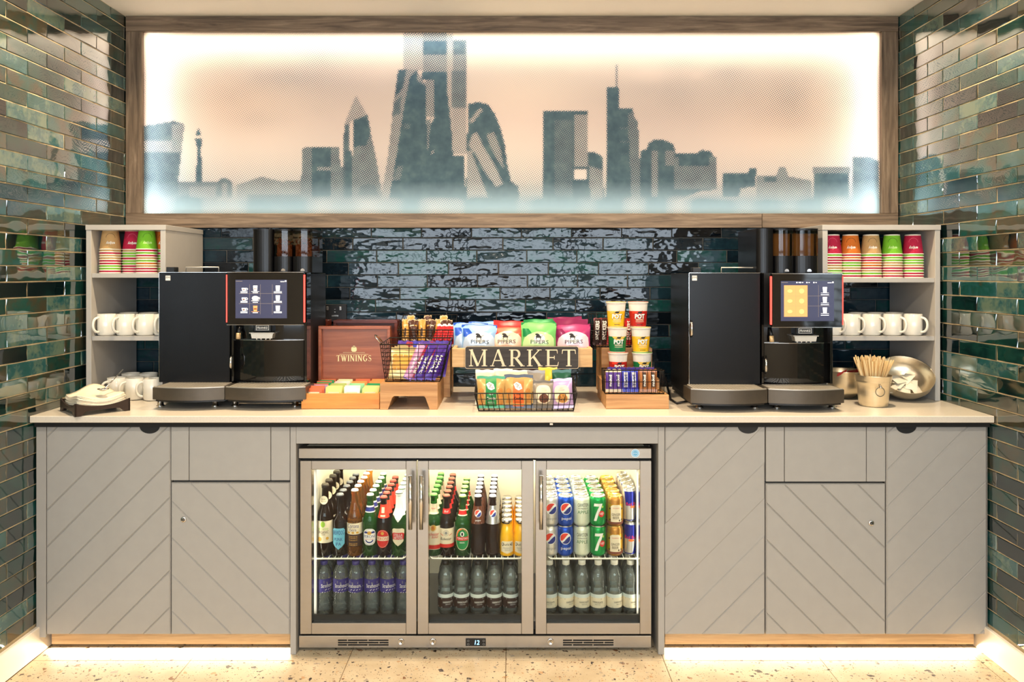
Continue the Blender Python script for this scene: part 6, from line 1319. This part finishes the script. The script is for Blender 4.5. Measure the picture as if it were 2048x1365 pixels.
z3 = ZT + .064; GN = 'bars standing in the low wire basket'
for i, (px, fm, tx, bd, lb) in enumerate(((1220, FNP, 'nakd', P_PU, 'violet and cream cereal bar at the end of the low basket'), (1236, FNP, 'nakd', P_PU, 'violet and cream cereal bar, second in the low basket'), (1251, FLB, 'Twirl', FSV, 'blue and silver chocolate bar beside the violet bars'), (1268, FLB, 'Twirl', FSV, 'blue and silver chocolate bar beside the tan bars'), (1288, FNK, 'nakd', P_DB, 'tan cereal bar beside the silver bars'), (1306, FNK, 'nakd', P_DB, 'tan cereal bar nearest the coffee machine'))):
    bag('cereal_bar' if tx == 'nakd' else 'chocolate_bar', lb, 'cereal bar' if tx == 'nakd' else 'chocolate', .036, .092, .018, fm, (PX(px, 3.055), 3.055, z3 - .002), vtext(tx, P_W if bd is not FSV else P_NV, .008, .046, bd), (math.radians(-4), math.radians(.8 * (-1) ** i), 0), GN, seed=150 + i, nx=6, nz=8, sealm=FLB if bd is FSV else (P_CR if fm is FNP else FNK))
for i in range(5): bag('cereal_bar', '%s bar in the rear row of the low wire basket, %s along' % (('violet', 'tan')[i > 1], ORD[i]), 'cereal bar',   .036, .094, .018, FNP if i < 2 else FNK, (PX(1224 + 19 * i, 3.09), 3.092, z3), None, (math.radians(-4), 0, 0), GN, seed=160 + i, nx=6, nz=8, sealm=P_PU)
z4 = ZT + .220; GS = 'dark brown bars in the basket behind the noodle pots'
for i, px in enumerate((1193, 1207, 1221, 1240, 1256)): bag('chocolate_bar', 'dark brown nut bar in the basket behind the noodle pots, %s from the crisps' % ORD[i], 'chocolate', .036, .122, .018, FSN if i < 2 else FRE, (PX(px, 3.39), 3.39, z4), vtext('SNICKERS', P_W, .012, .085, FSN if i < 2 else None), (math.radians(-6), math.radians(3), 0), GS, seed=170 + i, nx=6, nz=8, sealm=film('foil_red', (150, 60, 50)))
# noodle pots
PPROF = [(0, .002), (.030, .002), (.032, 0), (.0335, .002), (.0405, .094), (.0415, .100), (.0440, .102), (.0445, .105), (.0435, .107), (0, .1075)]
PW = mat('pot_white', (236, 230, 218), .4, var=.02)
def pot(col, low, label, loc, rz, lidc):
    root = thing('noodle_pot', label, 'noodle pot', loc, 'noodle pots stacked in two columns', (0, 0, rz)); rf = rfun(PPROF); MB().lathe(PPROF[:-1], PW, 30).build('pot', root, local=True)
    MB().lathe([(.0443, .1062), (.0440, .1075), (0, .108)], film('lid_' + lidc, {'gold': (220, 190, 110), 'pink': (226, 150, 130), 'green': (150, 190, 90)}[lidc]), 30).build('foil_lid', root, local=True)
    m = MB(); c = {'yellow': (240, 186, 40), 'red': (176, 34, 30), 'green': (12, 112, 62)}[col]; cm = mat('pot_' + col, c, .4, var=.06, scale=50)
    m.spans([(z_, -3.0 * rf(z_), 3.0 * rf(z_)) for z_ in (.003, .03, .055, .068)], onlathe(rf, 0, 0, .0004), cm, 24); up = mat('pot_noodles', (236, 188, 84), .5, var=.2, scale=140)
    if col == 'green': m.spans([(.050, -.002, .002), (.058, -.020, .020), (.0685, -.032, .032)], onlathe(rf, 0, 0, .0008), up, 10)
    else: m.spans([(.058, -.034, -.018), (.0685, -.036, .036)], onlathe(rf, 0, 0, .0008), up if col == 'yellow' else mat('pot_scarlet', (222, 60, 40), .4), 10)
    p = onlathe(rf, .046, 0, .0012); m.text('POT', .047, onlathe(rf, .0462, 0, .0010), P_K, .001, -.0008, .0235, bold=.07).text('POT', .044, p, P_W, 0, 0, .021, bold=.05).text('NOODLE', .034, p, P_CR, 0, -.015, .007, bold=.03).rect(-.018, .018, -.024, -.0225, p, P_CR, 4)
    m.oval(.0, .017, .009, .004, p, P_K).line([(.006, .018), (.010, .024)], .002, p, P_K).line([(-.006, .016), (-.012, .013)], .002, p, P_K).rect(-.012, .012, -.036, -.034, p, P_K, 4)
    m.build('printed_sleeve', root, local=True)
yp_ = 3.25; zp = ZT + .0965
for k, (a, b) in enumerate(((1236, 1284), (1235, 1281.5), (1232, 1276))):
    for j, px in enumerate((a, b)):
        col = (('red', 'green'), ('green', 'yellow'), ('yellow', 'red'))[k][j]
        pot(col, 0, '%s noodle pot, %s of the column %s' % (col, ('bottom', 'middle', 'top')[k], ('nearer the crisps', 'nearer the coffee machine')[j]), (PX(px, yp_), yp_, zp + .1085 * k), (.05, .12)[j] - .03 * k, ('pink', 'green', 'gold', 'gold', 'gold', 'pink')[k * 2 + j])
# sockets on the tiles, cable
for a, b, lb in ((666, 694, 'black double wall socket on the dark tiles above the tea chests'), ):
    xa, xb, za, zb_ = PX(636, YB), PX(694, YB), PZ(644, YB), PZ(609, YB); t = thing('wall_socket', lb, 'socket', ((xa + xb) / 2, YB, za)); MB().box(xa, xb, YB - .010, YB + .002, za, zb_, SATIN, .002).build('face_plate', t)
    for px in (651, 677):
        m = MB(); p = flat(PX(px - 6, YB), YB - .0112, (za + zb_) / 2 - .002); m.rect(-.003, .003, .004, .022, p, ALU, 1).rect(-.003, .003, .011, .019, flat(PX(px - 6, YB), YB - .0116, (za + zb_) / 2 - .002), BLACK, 1).rect(-.016, .016, -.014, -.007, p, ALU, 1); m.build('pin_slots', t)
        MB().box(PX(px + 5, YB) - .005, PX(px + 5, YB) + .005, YB - .014, YB - .009, zb_ - .028, zb_ - .010, ALU, .001).build('rocker_switch', t)
o = MB().tube([(PX(1331, 3.5), 3.50, ZT + .06), (PX(1334, 3.4), 3.36, ZT + .010), (PX(1342, 3.2), 3.22, ZT + .006), (PX(1356, 3.1), 3.12, ZT + .006), (PX(1384, 3.15), 3.17, ZT + .008)], .005, BLACK, 8).build('power_cable', loc=(PX(1342, 3.2), 3.22, ZT)); tag(o, 'black power cable curling out beside the coffee machine with the orange panel', 'cable')
